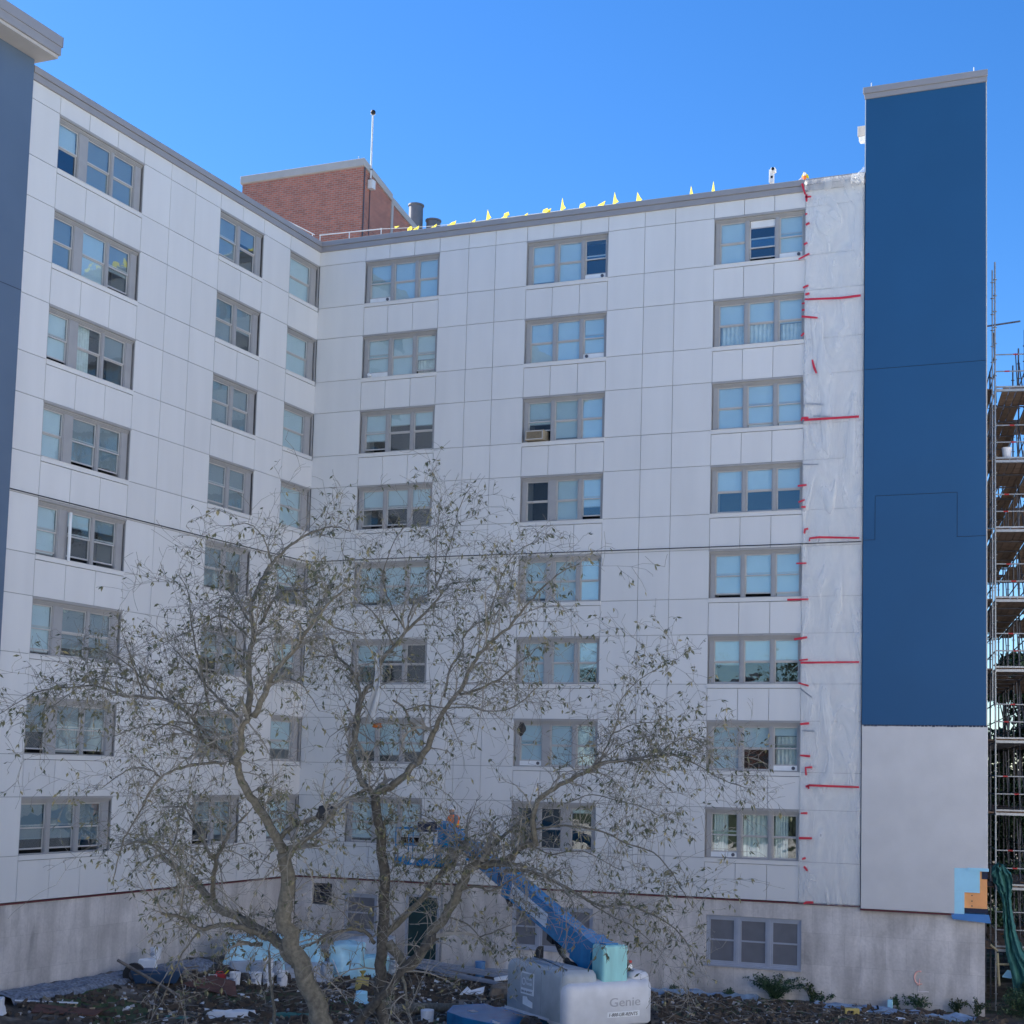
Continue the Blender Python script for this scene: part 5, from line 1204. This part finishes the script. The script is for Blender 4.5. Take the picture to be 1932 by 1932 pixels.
# ------------------------------------------------------------------ worker
def worker():
    T = thing('person', 'worker in an orange vest and white helmet standing on the raised lift platform', 'person', (6.98, -1.72, 2.66), R(150))
    # joints: x right, y forward
    J_ = {'pel': (0, 0, .92), 'sp': (0, .02, 1.12), 'ch': (0, .05, 1.36), 'nk': (0, .07, 1.50), 'hd': (0, .10, 1.60), 'ht': (0, .11, 1.72),
          'sl': (-.19, .04, 1.42), 'el': (-.27, .12, 1.16), 'wl': (-.18, .36, 1.10), 'sr': (.19, .04, 1.42), 'er': (.26, .14, 1.17), 'wr': (.15, .38, 1.12),
          'hl': (-.10, 0, .88), 'kl': (-.12, .05, .48), 'al': (-.13, 0, .09), 'tl': (-.14, .16, .04), 'hr': (.10, 0, .88), 'kr': (.12, .07, .48), 'ar': (.14, 0, .09), 'tr': (.15, .16, .04)}
    E_ = [('pel','sp'),('sp','ch'),('ch','nk'),('nk','hd'),('hd','ht'),('ch','sl'),('sl','el'),('el','wl'),('ch','sr'),('sr','er'),('er','wr'),
          ('pel','hl'),('hl','kl'),('kl','al'),('al','tl'),('pel','hr'),('hr','kr'),('kr','ar'),('ar','tr')]
    RR = {'pel': .15, 'sp': .14, 'ch': .16, 'nk': .062, 'hd': .088, 'ht': .07, 'sl': .075, 'el': .05, 'wl': .034, 'sr': .075, 'er': .05, 'wr': .034,
          'hl': .095, 'kl': .062, 'al': .045, 'tl': .04, 'hr': .095, 'kr': .062, 'ar': .045, 'tr': .04}
    for s, w in ((-1, 'wl'), (1, 'wr')):
        b = Vector(J_[w]); pm_ = w+'p'; J_[pm_] = tuple(b+Vector((-s*.01, .07, -.01))); E_.append((w, pm_)); RR[pm_] = .032
        for i, (dx, L) in enumerate(((-.03, .065), (-.01, .075), (.012, .07), (.032, .055))):
            k1, k2 = '%sf%d' % (w, i), '%sg%d' % (w, i)
            J_[k1] = tuple(Vector(J_[pm_])+Vector((dx, .04, -.005))); J_[k2] = tuple(Vector(J_[k1])+Vector((0, L*.4, -L*.7)))
            E_ += [(pm_, k1), (k1, k2)]; RR[k1] = .010; RR[k2] = .008
        J_[w+'t'] = tuple(b+Vector((-s*.045, .05, .0))); E_.append((w, w+'t')); RR[w+'t'] = .011
    keys = list(J_)
    me = bpy.data.meshes.new('body'); me.from_pydata([J_[k] for k in keys], [(keys.index(a), keys.index(b)) for a, b in E_], [])
    o = link('body', me, T); sk = o.modifiers.new('skin', 'SKIN')
    for i, k in enumerate(keys): me.skin_vertices[0].data[i].radius = (RR[k], RR[k])
    me.skin_vertices[0].data[0].use_root = True
    o.modifiers.new('sub', 'SUBSURF').render_levels = 2; o.modifiers['sub'].levels = 1
    me.materials.append(mat('grey_sweatshirt', (.16, .17, .19), .9))
    def ell(name, c, r3, m_, seg=16):
        bm = bmesh.new(); bmesh.ops.create_uvsphere(bm, u_segments=seg, v_segments=seg//2+2, radius=1)
        me_ = bpy.data.meshes.new(name); bm.to_mesh(me_); bm.free(); me_.transform(Matrix.Translation(c) @ Matrix.Diagonal((*r3, 1)))
        me_.polygons.foreach_set('use_smooth', [True]*len(me_.polygons)); me_.materials.append(m_); return link(name, me_, T)
    ell('head', (0, .10, 1.63), (.078, .095, .115), SKIN); ell('nose', (0, .197, 1.61), (.014, .02, .02), SKIN, 8)
    for s in (-1, 1): ell('eye', (s*.03, .185, 1.635), (.011, .008, .008), BLACK, 8); ell('ear', (s*.078, .10, 1.625), (.012, .02, .03), SKIN, 8)
    ell('mouth', (0, .188, 1.573), (.022, .006, .006), REDM, 8)
    MB().lathe(0, .10, [(.118, 1.665), (.125, 1.67), (.112, 1.69), (.10, 1.75), (.07, 1.79), (.02, 1.805)], 18).build('helmet', WHITE, T, smooth=True)
    v = MB().lathe(0, .03, [(.17, 1.0), (.185, 1.15), (.20, 1.32), (.19, 1.42), (.13, 1.49), (.085, 1.505)], 18).build('vest', ORV, T, smooth=True)
    for a_ in (.0,): MB().lathe(0, .03, [(.193, 1.17), (.199, 1.21)], 18).build('reflective_band', YEL, T)
    for k in ('l', 'r'):
        pts = [J_['h'+k], J_['k'+k], J_['a'+k]]
        MB().tube([tuple(p) for p in pts], [.115, .085, .07], 10).build('trouser_leg', JEAN, T, smooth=True)
worker()

# ------------------------------------------------------------------ site clutter
def lump(name, label, cat, base, ux, w, d, h, m_, seed, sub=24, amp=.10, top=.8, group=None, parent=None, skirt=.12):
    """cloth thrown over a stack: bulging box with folds"""
    bx_, by_ = base; c, s = math.cos(ux), math.sin(ux); mb = MB(); N = sub; rings = 22
    z0 = gz(bx_+c*w/2, by_+s*w/2)-.05
    per = []
    for k in range(4*N):
        e, t = divmod(k, N); t /= N
        per.append([(t*w, 0), (w, t*d), (w-t*w, d), (0, d-t*d)][e])
    for r_ in range(rings+1):
        f_ = r_/rings
        for (px, py) in per:
            if f_ < .7: q = f_/.7; sc = 1+skirt*(1-q)**2-.10*q*(1-top); z = h*q*.93
            else: q = (f_-.7)/.3; sc = (1-.10*(1-top))*(1-q*.98); z = h*(.93+.07*q)
            x = w/2+(px-w/2)*sc; y = d/2+(py-d/2)*sc
            nn_ = noise.noise(Vector((px*2.3+seed, py*2.3, z*1.6)))+.5*noise.noise(Vector((px*6+seed, py*6, z*2.5)))+.35*noise.noise(Vector((px*14+seed, py*14, z*6)))
            x += amp*nn_*(1 if f_ < .8 else .3); y += amp*noise.noise(Vector((px*2.3, py*2.3+seed, z*1.6+7))); z += amp*.8*noise.noise(Vector((px*1.7, py*1.7, seed)))*f_
            mb.v.append((bx_+c*x-s*y, by_+s*x+c*y, z0+z))
    M_ = len(per)
    for r_ in range(rings):
        for j in range(M_):
            q = r_*M_; mb.f.append((q+j, q+(j+1) % M_, q+M_+(j+1) % M_, q+M_+j))
    o = mb.build(name, m_, parent, smooth=True)
    if parent is None: tag(o, label, cat, group)
    return o
UX = R(22)
lump('tarpaulin_stack', 'light blue tarpaulin over a tall stack left of the leaning trunk', 'tarpaulin stack', (1.35, -5.75), R(30), 1.75, 1.1, 1.22, TARP, 1, skirt=.02)
lump('plastic_covered_pallet', 'grey plastic skirt of the pallet under the left blue tarpaulin', 'covered pallet', (1.50, -5.85), R(30), 1.6, 1.2, .5, TARPG, 2)
lump('tarpaulin_stack', 'narrow blue tarpaulin hump right behind the leaning trunk', 'tarpaulin stack', (2.7, -4.3), R(25), .9, .7, 1.45, TARP, 3, amp=.14)
lump('grey_tarpaulin', 'grey tarpaulin heap lying behind the white buckets', 'tarpaulin', (2.6, -5.0), R(32), 1.7, 1.2, .55, TARPG, 4, amp=.16)
lump('tarpaulin_stack', 'light blue tarpaulin over a box shaped stack between the two trunks', 'tarpaulin stack', (3.42, -3.15), R(22), 1.0, 1.4, 1.15, TARP, 5, skirt=.05, top=.5)
lump('tarpaulin_stack', 'lower blue tarpaulin mound just left of the dark upright trunk', 'tarpaulin stack', (4.1, -2.3), R(22), .75, .8, .72, TARP, 6, amp=.12)
lump('cement_sheeting', 'grey sheeting behind the blue tarpaulin between the trunks', 'sheeting', (3.3, -1.9), R(22), 1.5, .7, 1.25, TARPG, 8, amp=.12)
def bucket(x, y, label, z=None, r_=.165, h=.42, m_=None, lid=None):
    z = gz(x, y) if z is None else z; m_ = m_ or BUCK
    T = thing('bucket', label, 'bucket', (x, y, z), group='plastic buckets on the site')
    MB().lathe(0, 0, [(r_*.86, 0), (r_*.97, h*.86), (r_*1.03, h*.865), (r_*1.03, h*.9), (r_, h*.905), (r_, h), (r_*.95, h), (r_*.9, h*.85)], 22).build('body', m_, T)
    pts = [(r_*math.cos(R(a)), -r_*.4*math.sin(R(a))-r_*.6, h*.88-.16*math.sin(R(a))) for a in range(0, 181, 20)]
    MB().tube(pts, .005, 5).build('wire_handle', GALVD, T)
    if lid: MB().lathe(0, 0, [(r_*1.06, h-.03), (r_*1.06, h+.015), (r_*.9, h+.02)], 20).build('lid', lid, T)
    MB().box(-r_*.5, r_*.4, -r_*1.0, -r_*.93, h*.35, h*.6).build('print', mat('faded_print', (.38, .42, .50), .6), T)
    return T
bucket(2.72, -7.17, 'white bucket standing leftmost of the row, in front of the tarpaulin'); 
bucket(3.04, -6.55, 'white bucket second from left in the row before the tarpaulin')
bucket(3.22, -6.20, 'white bucket third in the row, another bucket stacked behind it')
bucket(3.02, -5.95, 'white bucket raised behind the row on another', z=gz(3, -6)+.33)
bucket(3.42, -5.75, 'white bucket at the right end of the row beside the leaning trunk', r_=.17, h=.46)
bucket(3.28, -3.75, 'grey white bucket with a pail on it beside the box shaped tarpaulin', z=gz(3.3, -3.8)+.35, r_=.16, h=.40)
bucket(3.30, -3.78, 'small pale pail standing on the grey white bucket', z=gz(3.3, -3.8)+.76, r_=.09, h=.17)
bucket(3.36, -3.80, 'dark blue bucket under the grey white one', r_=.17, h=.34, m_=FOAMD, lid=BLACK)
bucket(4.72, -1.24, 'white bucket with a black lid against the wall beside the dark trunk', h=.52, r_=.16, lid=BLACK)
bucket(7.42, -.42, 'bright blue bucket with white print standing alone by the wall', h=.52, r_=.17, m_=FOAMD)
bucket(.95, -8.6, 'white bucket standing on the dark blue barrow at left', z=gz(1, -8.6)+.5, h=.34)
def sheetlet(name, label, cat, pts, m_, th=.02, z=None):
    o = MB().prism([(x, y, gz(x, y)+zz) for x, y, zz in pts], (0, 0, th)).build(name, m_); return tag(o, label, cat)
# barrow / drum at left
wbw = thing('wheelbarrow', 'dark blue barrow lying with buckets and rubbish on it at left', 'wheelbarrow', (1.55, -9.3, gz(1.5, -9.3)), R(35))
tray = MB(); tray.prism([(-.55, -.3, .06), (.55, -.3, .06), (.75, -.35, .42), (-.70, -.35, .42)], (0, .7, 0)); bevel(tray.build('tray', mat('dark_blue_steel', (.02, .06, .13), .5, var=.2), wbw), .02)
MB().tube([(-.62, -.1, .30), (-.62, .10, .30)], .30, 20).build('tyre', BLACK, wbw); MB().tube([(-.62, -.12, .30), (-.62, .12, .30)], .13, 14).build('rim', GALVD, wbw)
for s in (-.32, .32): MB().tube([(-.6, s, .32), (.4, s, .36), (1.15, s, .46)], .022, 6).build('handle', TIMB, wbw)
for s in (-.25, .25): MB().tube([(.45, s, .3), (.5, s, 0)], .02, 5).build('leg', GALVD, wbw)
lump('white_sack', 'crumpled white sack lying on the dark blue barrow', 'sack', (.75, -9.15), R(30), .5, .3, .62, PAPER, 22, amp=.07)
gc = thing('fuel_can', 'red fuel can beside the leftmost white bucket', 'fuel can', (2.25, -7.25, gz(2.25, -7.25)), R(25))
bevel(MB().box(-.17, .17, -.1, .1, 0, .26).build('body', REDM, gc), .04, 3)
MB().tube([(-.1, 0, .25), (-.1, 0, .32), (.08, 0, .32), (.08, 0, .25)], .015, 6).build('handle', REDM, gc); MB().tube([(.13, 0, .24), (.24, 0, .36)], .018, 6).build('spout', YEL, gc)
MB().tube([(-.30, -.12, .02), (-.30, -.12, .24), (-.08, -.12, .24), (-.08, -.12, .06)], .014, 6).build('wire_guard', PAPER, gc)
sheetlet('rusty_board', 'dark red rusty sheet lying on the soil under the fuel can', 'metal sheet', [(1.9, -8.7, .02), (3.6, -8.3, .03), (2.9, -7.4, .20), (2.2, -7.6, .22)], RUST)
bh = lump('yellow_bag', 'knotted yellow bag standing left of the dark trunk', 'bag', (5.40, -4.78), R(22), .34, .3, .42, YBAG, 31, amp=.06)
MB().lathe(5.52, -4.6, [(.05, -.72), (.03, -.66), (.09, -.58), (.10, -.55)], 10).build('knot', YBAG, bh)
lump('pale_blue_bag', 'crumpled pale blue bag low beside the dark trunk', 'bag', (6.95, -7.45), R(22), .36, .3, .42, FOAM, 32, amp=.1)
lump('white_rubbish_bag', 'white rubbish bag on the path at the bottom left corner', 'rubbish bag', (1.1, -15.7), R(25), .62, .5, .42, PAPER, 33, amp=.1)
sheetlet('cardboard_sheet', 'brown flat board lying beside the rubbish bag at lower left', 'board', [(1.9, -14.6, .03), (2.9, -13.4, .05), (2.7, -12.9, .06), (1.5, -14.0, .05)], RUST)
sheetlet('white_batten', 'thin white batten near the rubbish bag', 'batten', [(1.0, -14.2, .05), (1.9, -12.9, .05), (1.95, -12.97, .05), (1.05, -14.28, .05)], PAPER)
lump('crumpled_film', 'crumpled white and blue film lying on the soil left of the leaning trunk base', 'plastic film', (4.75, -11.2), R(22), 1.15, .55, .22, PAPER, 35, amp=.12)
lump('green_cloth', 'dark green cloth on the soil beside the leaning trunk base', 'cloth', (6.2, -10.4), R(22), 1.2, .5, .14, GREENN, 36, amp=.1)
lump('green_cloth', 'dark green cloth scrap at the lower left of the crumpled film', 'cloth', (3.6, -12.2), R(22), 1.1, .4, .12, GREENN, 37, amp=.1)
sheetlet('paper_sheet', 'white folded paper lying on the soil behind the chassis', 'paper', [(8.75, -4.45, .05), (9.35, -4.1, .06), (9.2, -3.7, .22), (8.95, -4.1, .14), (8.75, -3.95, .22)], PAPER)
sheetlet('white_offcut', 'white board offcut lying on the pipe bundle end', 'board', [(9.0, -2.6, .25), (9.6, -2.0, .30), (9.4, -1.7, .40), (8.85, -2.35, .30)], WHITE)
lump('clay_pipe_heap', 'dark heap of rubber hose and sacking behind the blue chassis', 'heap', (9.6, -4.0), R(22), 1.7, 1.0, .34, TIMB, 39, amp=.15)
sheetlet('blue_plastic_panel', 'flat blue plastic panel by the right end of the steel pipe bundle', 'plastic panel', [(8.2, -.5, .10), (8.9, -.1, .12), (8.9, .0, .12), (8.2, -.25, .10)], FOAMD, .03)
tag(MB().lathe(10.12, -9.0, [(.16, -1.12), (.18, -.78), (.17, -.76)], 20).build('paint_tin', BUCK), 'blue and white tin at the bottom edge in front of the chassis', 'tin')
lg = MB().tube([(8.3, -8.9, -.95), (9.4, -7.9, -.92), (10.0, -7.0, -.98)], [.13, .15, .11], 10).build('log', BARK, smooth=True); tag(lg, 'thick cut log lying on the soil in front of the lift', 'log')
lg = MB().tube([(7.9, -8.9, -1.0), (8.4, -8.3, -.98)], [.07, .06], 8).build('log', BARK, smooth=True); tag(lg, 'short cut branch lying left of the thick log', 'log')
rk = random.Random(5)
st = thing('steel_stud_bundle', 'bundle of long galvanised steel studs lying along the wall', 'stud bundle')
for k in range(13):
    a_ = Vector((4.7+rk.uniform(-.15, .3), -1.6+k*.13+rk.uniform(-.05, .05), 0)); b_ = Vector((9.0+rk.uniform(-.4, .6), -3.2+k*.28+rk.uniform(-.1, .1), 0))
    za, zb2 = gz(a_.x, a_.y)+.22+.26*rk.random(), gz(b_.x, b_.y)+.12+.14*rk.random(); d_ = (b_-a_).normalized(); n_ = Vector((-d_.y, d_.x, 0))*.04
    s_ = MB(); s_.prism([tuple(a_+Vector((0, 0, za))), tuple(a_+n_+Vector((0, 0, za))), tuple(a_+n_+Vector((0, 0, za+.045))), tuple(a_+Vector((0, 0, za+.045)))], tuple(b_-a_+Vector((0, 0, zb2-za))))
    s_.build('steel_stud', PALEF, st)
pr_ = MB().tube([(3.3, -3.0, -.2), (3.95, -3.3, -1.05)], .02, 5).build('white_rod', WHITE); tag(pr_, 'thin pale rod leaning on the grey tarpaulin heap', 'rod')
tag(MB().tube([(.9, -10.2, .05), (3.0, -10.0, -.85)], .045, 5).build('timber_batten', TIMB), 'weathered batten leaning across the dark blue barrow', 'batten')
yb = thing('yellow_block', 'small yellow hollow block on the ground right of the large weed', 'block', (19.95, -2.0, gz(19.9, -2)), R(20))
bk = MB(); bk.box(-.2, .2, -.09, .09, 0, .05); bk.box(-.2, .2, -.09, .09, .15, .2); bk.box(-.2, -.12, -.09, .09, .05, .15); bk.box(.04, .2, -.09, .09, .05, .15); bk.build('body', YBAG, yb)
tag(MB().lathe(21.3, -2.3, [(.20, -1.06), (.22, -1.03), (.20, -1.02)], 20).build('white_disc', PAPER), 'flat white disc lying on the blue grey membrane strip', 'disc')
tag(bevel(MB().box(20.66, 20.80, -.5, -.38, -1.08, -.80).build('pale_block', FOAM), .01), 'small pale block standing on the membrane strip at the wall foot', 'block')
# blue grey membrane strip lying along the wall
def membrane(name, label, x0_, x1_, yc, w, m_, seed):
    mb = MB(); n = int((x1_-x0_)*7); k_ = 9
    for i in range(n+1):
        x = x0_+(x1_-x0_)*i/n; ww = w*(.8+.5*noise.noise(Vector((x*.8, seed, 0))))
        for j in range(k_+1):
            y = yc(x)-ww/2+ww*j/k_
            mb.v.append((x, y, gz(x, y)+.07+.10*noise.noise(Vector((x*2.2, y*2.2, seed)))+.06*noise.noise(Vector((x*7, y*7, seed)))+(.04 if 0 < j < k_ else -.12)))
    for i in range(n):
        for j in range(k_):
            q = i*(k_+1)+j; mb.f.append((q, q+k_+1, q+k_+2, q+1))
    o = mb.build(name, m_); tag(o, label, 'membrane'); return o
MEM = mat('blue_grey_membrane', (.24, .33, .45), .5, var=.3, scale=3, bump=.8, bscale=8)
membrane('waterproof_membrane', 'crumpled blue grey membrane strip along the wall foot near the chalk mark', 18.6, 23.3, lambda x: -.75-(x-18.6)*.14, .75, MEM, 3)
membrane('waterproof_membrane', 'narrow pale membrane strip on the soil right of the grey machine', 13.2, 16.8, lambda x: -.45, .45, MATS['blue_grey_membrane'], 4)
v_ = MB(); k_ = 7; n = 44
for i in range(n+1):
    y = -14.3+8.6*i/n
    for j in range(k_+1):
        x = .15+.95*j/k_+.15*noise.noise(Vector((y, j, 0)))
        v_.v.append((x, y, gz(x, y)+.07+.08*noise.noise(Vector((x*3, y*3, 1)))+.05*noise.noise(Vector((x*8, y*8, 1)))+(.03 if 0 < j < k_ else -.1)))
for i in range(n):
    for j in range(k_):
        q = i*(k_+1)+j; v_.f.append((q, q+1, q+k_+2, q+k_+1))
o = v_.build('gravel_strip', mat('grey_gravel', (.20, .22, .26), .9, var=.5, scale=12, bump=1, bscale=25)); o['kind'] = 'structure'
# litter and clods
def litter(name, label, n, m_, smin, smax, seed, flat=.35, region=None):
    r = random.Random(seed); mb = MB()
    for k in range(n):
        x = r.uniform(1.2, 24); lo = -15.5+max(0, (x-1)*.55); y = r.uniform(lo, -.6)
        if region and not region(x, y): continue
        s = r.uniform(smin, smax); z = gz(x, y)+.10*noise.fractal(Vector((x*.8, y*.8, 0)), 1, 2, 4)*min(1, max(0, (1.0-y)*.5+.15))+.02; i = len(mb.v); a0 = r.uniform(0, 6.28)
        kk = r.choice((4, 5, 5, 6)); st_ = r.choice((1, 1, 1.6, 3.0))
        base_ = [(math.cos(a0+6.283*q/kk)*s*r.uniform(.6, 1.1)*st_, math.sin(a0+6.283*q/kk)*s*r.uniform(.6, 1.1)/st_) for q in range(kk)]
        c, sn = math.cos(a0), math.sin(a0)
        tz = r.uniform(-.35, .35)
        for q, (px, py) in enumerate(base_): mb.v.append((x+px*c-py*sn, y+px*sn+py*c, z-.03+px*tz*.3))
        for q, (px, py) in enumerate(base_): mb.v.append((x+(px*c-py*sn)*.8, y+(px*sn+py*c)*.8, z+s*flat*r.uniform(.6, 1.2)+px*tz))
        mb.f.append(tuple(range(i+kk, i+2*kk)))
        for q in range(kk): mb.f.append((i+q, i+(q+1) % kk, i+kk+(q+1) % kk, i+kk+q))
    o = mb.build(name, m_); o['kind'] = 'stuff'; o['label'] = label
litter('soil_clods', 'dark clods of soil scattered over the ground', 5200, mat('clod_soil', (.085, .066, .05), .95, var=.3, scale=4), .03, .13, 1, .6)
litter('pale_litter', 'small pale scraps and chips scattered over the soil', 360, PAPER, .03, .12, 2, .2)
litter('tan_litter', 'tan wood chips and scraps on the soil', 620, mat('tan_scrap', (.45, .36, .24), .9, var=.3), .02, .09, 3, .25)
litter('grey_litter', 'grey stone and mortar bits on the soil', 1100, mat('grey_scrap', (.36, .36, .37), .9, var=.3), .02, .075, 4, .5)
def sticks(n, seed):
    r = random.Random(seed); mb = MB()
    for k in range(n):
        x = r.uniform(1.5, 23); y = r.uniform(-15.5+max(0, (x-1)*.55), -.8); z = gz(x, y)+.05; a_ = r.uniform(0, 6.28); L = r.uniform(.2, .9)
        mb.tube([(x, y, z), (x+L*.5*math.cos(a_), y+L*.5*math.sin(a_), z+r.uniform(.0, .12)), (x+L*math.cos(a_+.3), y+L*math.sin(a_+.3), z+r.uniform(-.02, .16))], [.012, .010, .006], 4)
    o = mb.build('fallen_sticks', BARKT); o['kind'] = 'stuff'; o['label'] = 'fallen sticks and twigs on the soil'
sticks(420, 9)
rt = random.Random(77); gl_ = MB()
for k in range(3000):
    x = rt.uniform(1, 24); y = rt.uniform(-15.5+max(0, (x-1)*.55), -.6)
    if noise.noise(Vector((x*.5, y*.5, 9))) < .12: continue
    leaf(gl_, Vector((x, y, gz(x, y)+.03)), Vector((rt.gauss(0, .5), rt.gauss(0, .5), 1)), rv(rt), rt.uniform(.06, .15), rt.uniform(.015, .03))
o = gl_.build('weedy_grass', LEAFG); o['kind'] = 'stuff'; o['label'] = 'patches of low grass and weeds in the soil'

# things caught in the trees, cable on the wall
cl = MB(); n = 14
for i in range(n+1):
    t = i/n; w = .02+.11*math.sin(min(t*1.6, 1.2))*(1-.3*t); z = 7.80-1.30*t
    for j in range(6):
        a_ = j/5
        cl.v.append((14.56-w+2*w*a_+.10*t*math.sin(t*5), -19.85+.06*math.sin(a_*9+t*6), z+.05*math.sin(a_*5+t*8)))
for i in range(n):
    for j in range(5):
        q = i*6+j; cl.f.append((q, q+1, q+7, q+6))
o = cl.build('snagged_cloth', TARPG, smooth=True); sm = o.modifiers.new('t', 'SOLIDIFY'); sm.thickness = .006; tag(o, 'long white plastic scrap snagged high in the tree', 'plastic scrap')
def blob(name, label, cat, c, r3, m_, seed):
    bm = bmesh.new(); bmesh.ops.create_icosphere(bm, subdivisions=3, radius=1)
    for v in bm.verts:
        k = 1+.45*noise.noise(v.co*1.7+Vector((seed, 0, 0)))+.15*noise.noise(v.co*5+Vector((seed, 0, 0))); v.co = Vector((v.co.x*r3[0]*k, v.co.y*r3[1]*k, v.co.z*r3[2]*k))+Vector(c)
    me = bpy.data.meshes.new(name); bm.to_mesh(me); bm.free(); me.materials.append(m_); me.polygons.foreach_set('use_smooth', [True]*len(me.polygons))
    return tag(link(name, me), label, cat)
blob('black_plastic_bag', 'black plastic bag caught on the limb of the leaning tree', 'bag', (14.95, -22.1, 4.78), (.20, .10, .13), BLACK, 3)
blob('black_plastic_rag', 'small black rag caught in the branches before the middle window column', 'rag', (17.56, -19.6, 6.37), (.07, .05, .12), BLACK, 5)
blob('orange_leaf_clump', 'small clump of orange leaves hanging below the white plastic scrap', 'leaf clump', (14.57, -19.75, 6.40), (.10, .06, .05), mat('rust_orange', (.40, .12, .02), .8), 6)
tag(MB().tube([(.14, -22, 12.73), (.06, -14.4, 12.75), (.06, -4.6, 12.76), (.055, -.055, 12.78), (3.5, -.06, 12.80), (10.5, -.06, 12.79), (17.8, -.10, 12.775), (19.73, -.14, 12.77)], .016, 5).build('wall_cable', CABLE), 'black cable strung level across both pale wings', 'cable')

# wooded street behind the photographer (mirrored in the lower windows)
def far_row():
    r = random.Random(99); mb = MB()
    for k in range(22):
        x = -80+k*9+r.uniform(-2, 2); y = -92+r.uniform(-6, 6); h = r.uniform(8, 14); z0 = gz(x, y)
        mb.tube([(x, y, z0), (x, y, z0+h*.5)], [.3, .15], 6)
        for q in range(620):
            v_ = rv(r).normalized()*r.random()**.5; p = Vector((x+v_.x*4.2, y+v_.y*3.5, z0+h*.58+v_.z*h*.42))
            leaf(mb, p, rv(r), rv(r), r.uniform(.5, 1.0), r.uniform(.4, .7))
    o = mb.build('far_tree_row', LEAFR); o['kind'] = 'stuff'; o['label'] = 'distant row of street trees mirrored in the lower windows'
far_row()
print('objects', len(bpy.data.objects), 'tris', sum(len(o.data.polygons) for o in bpy.data.objects if o.type == 'MESH'))
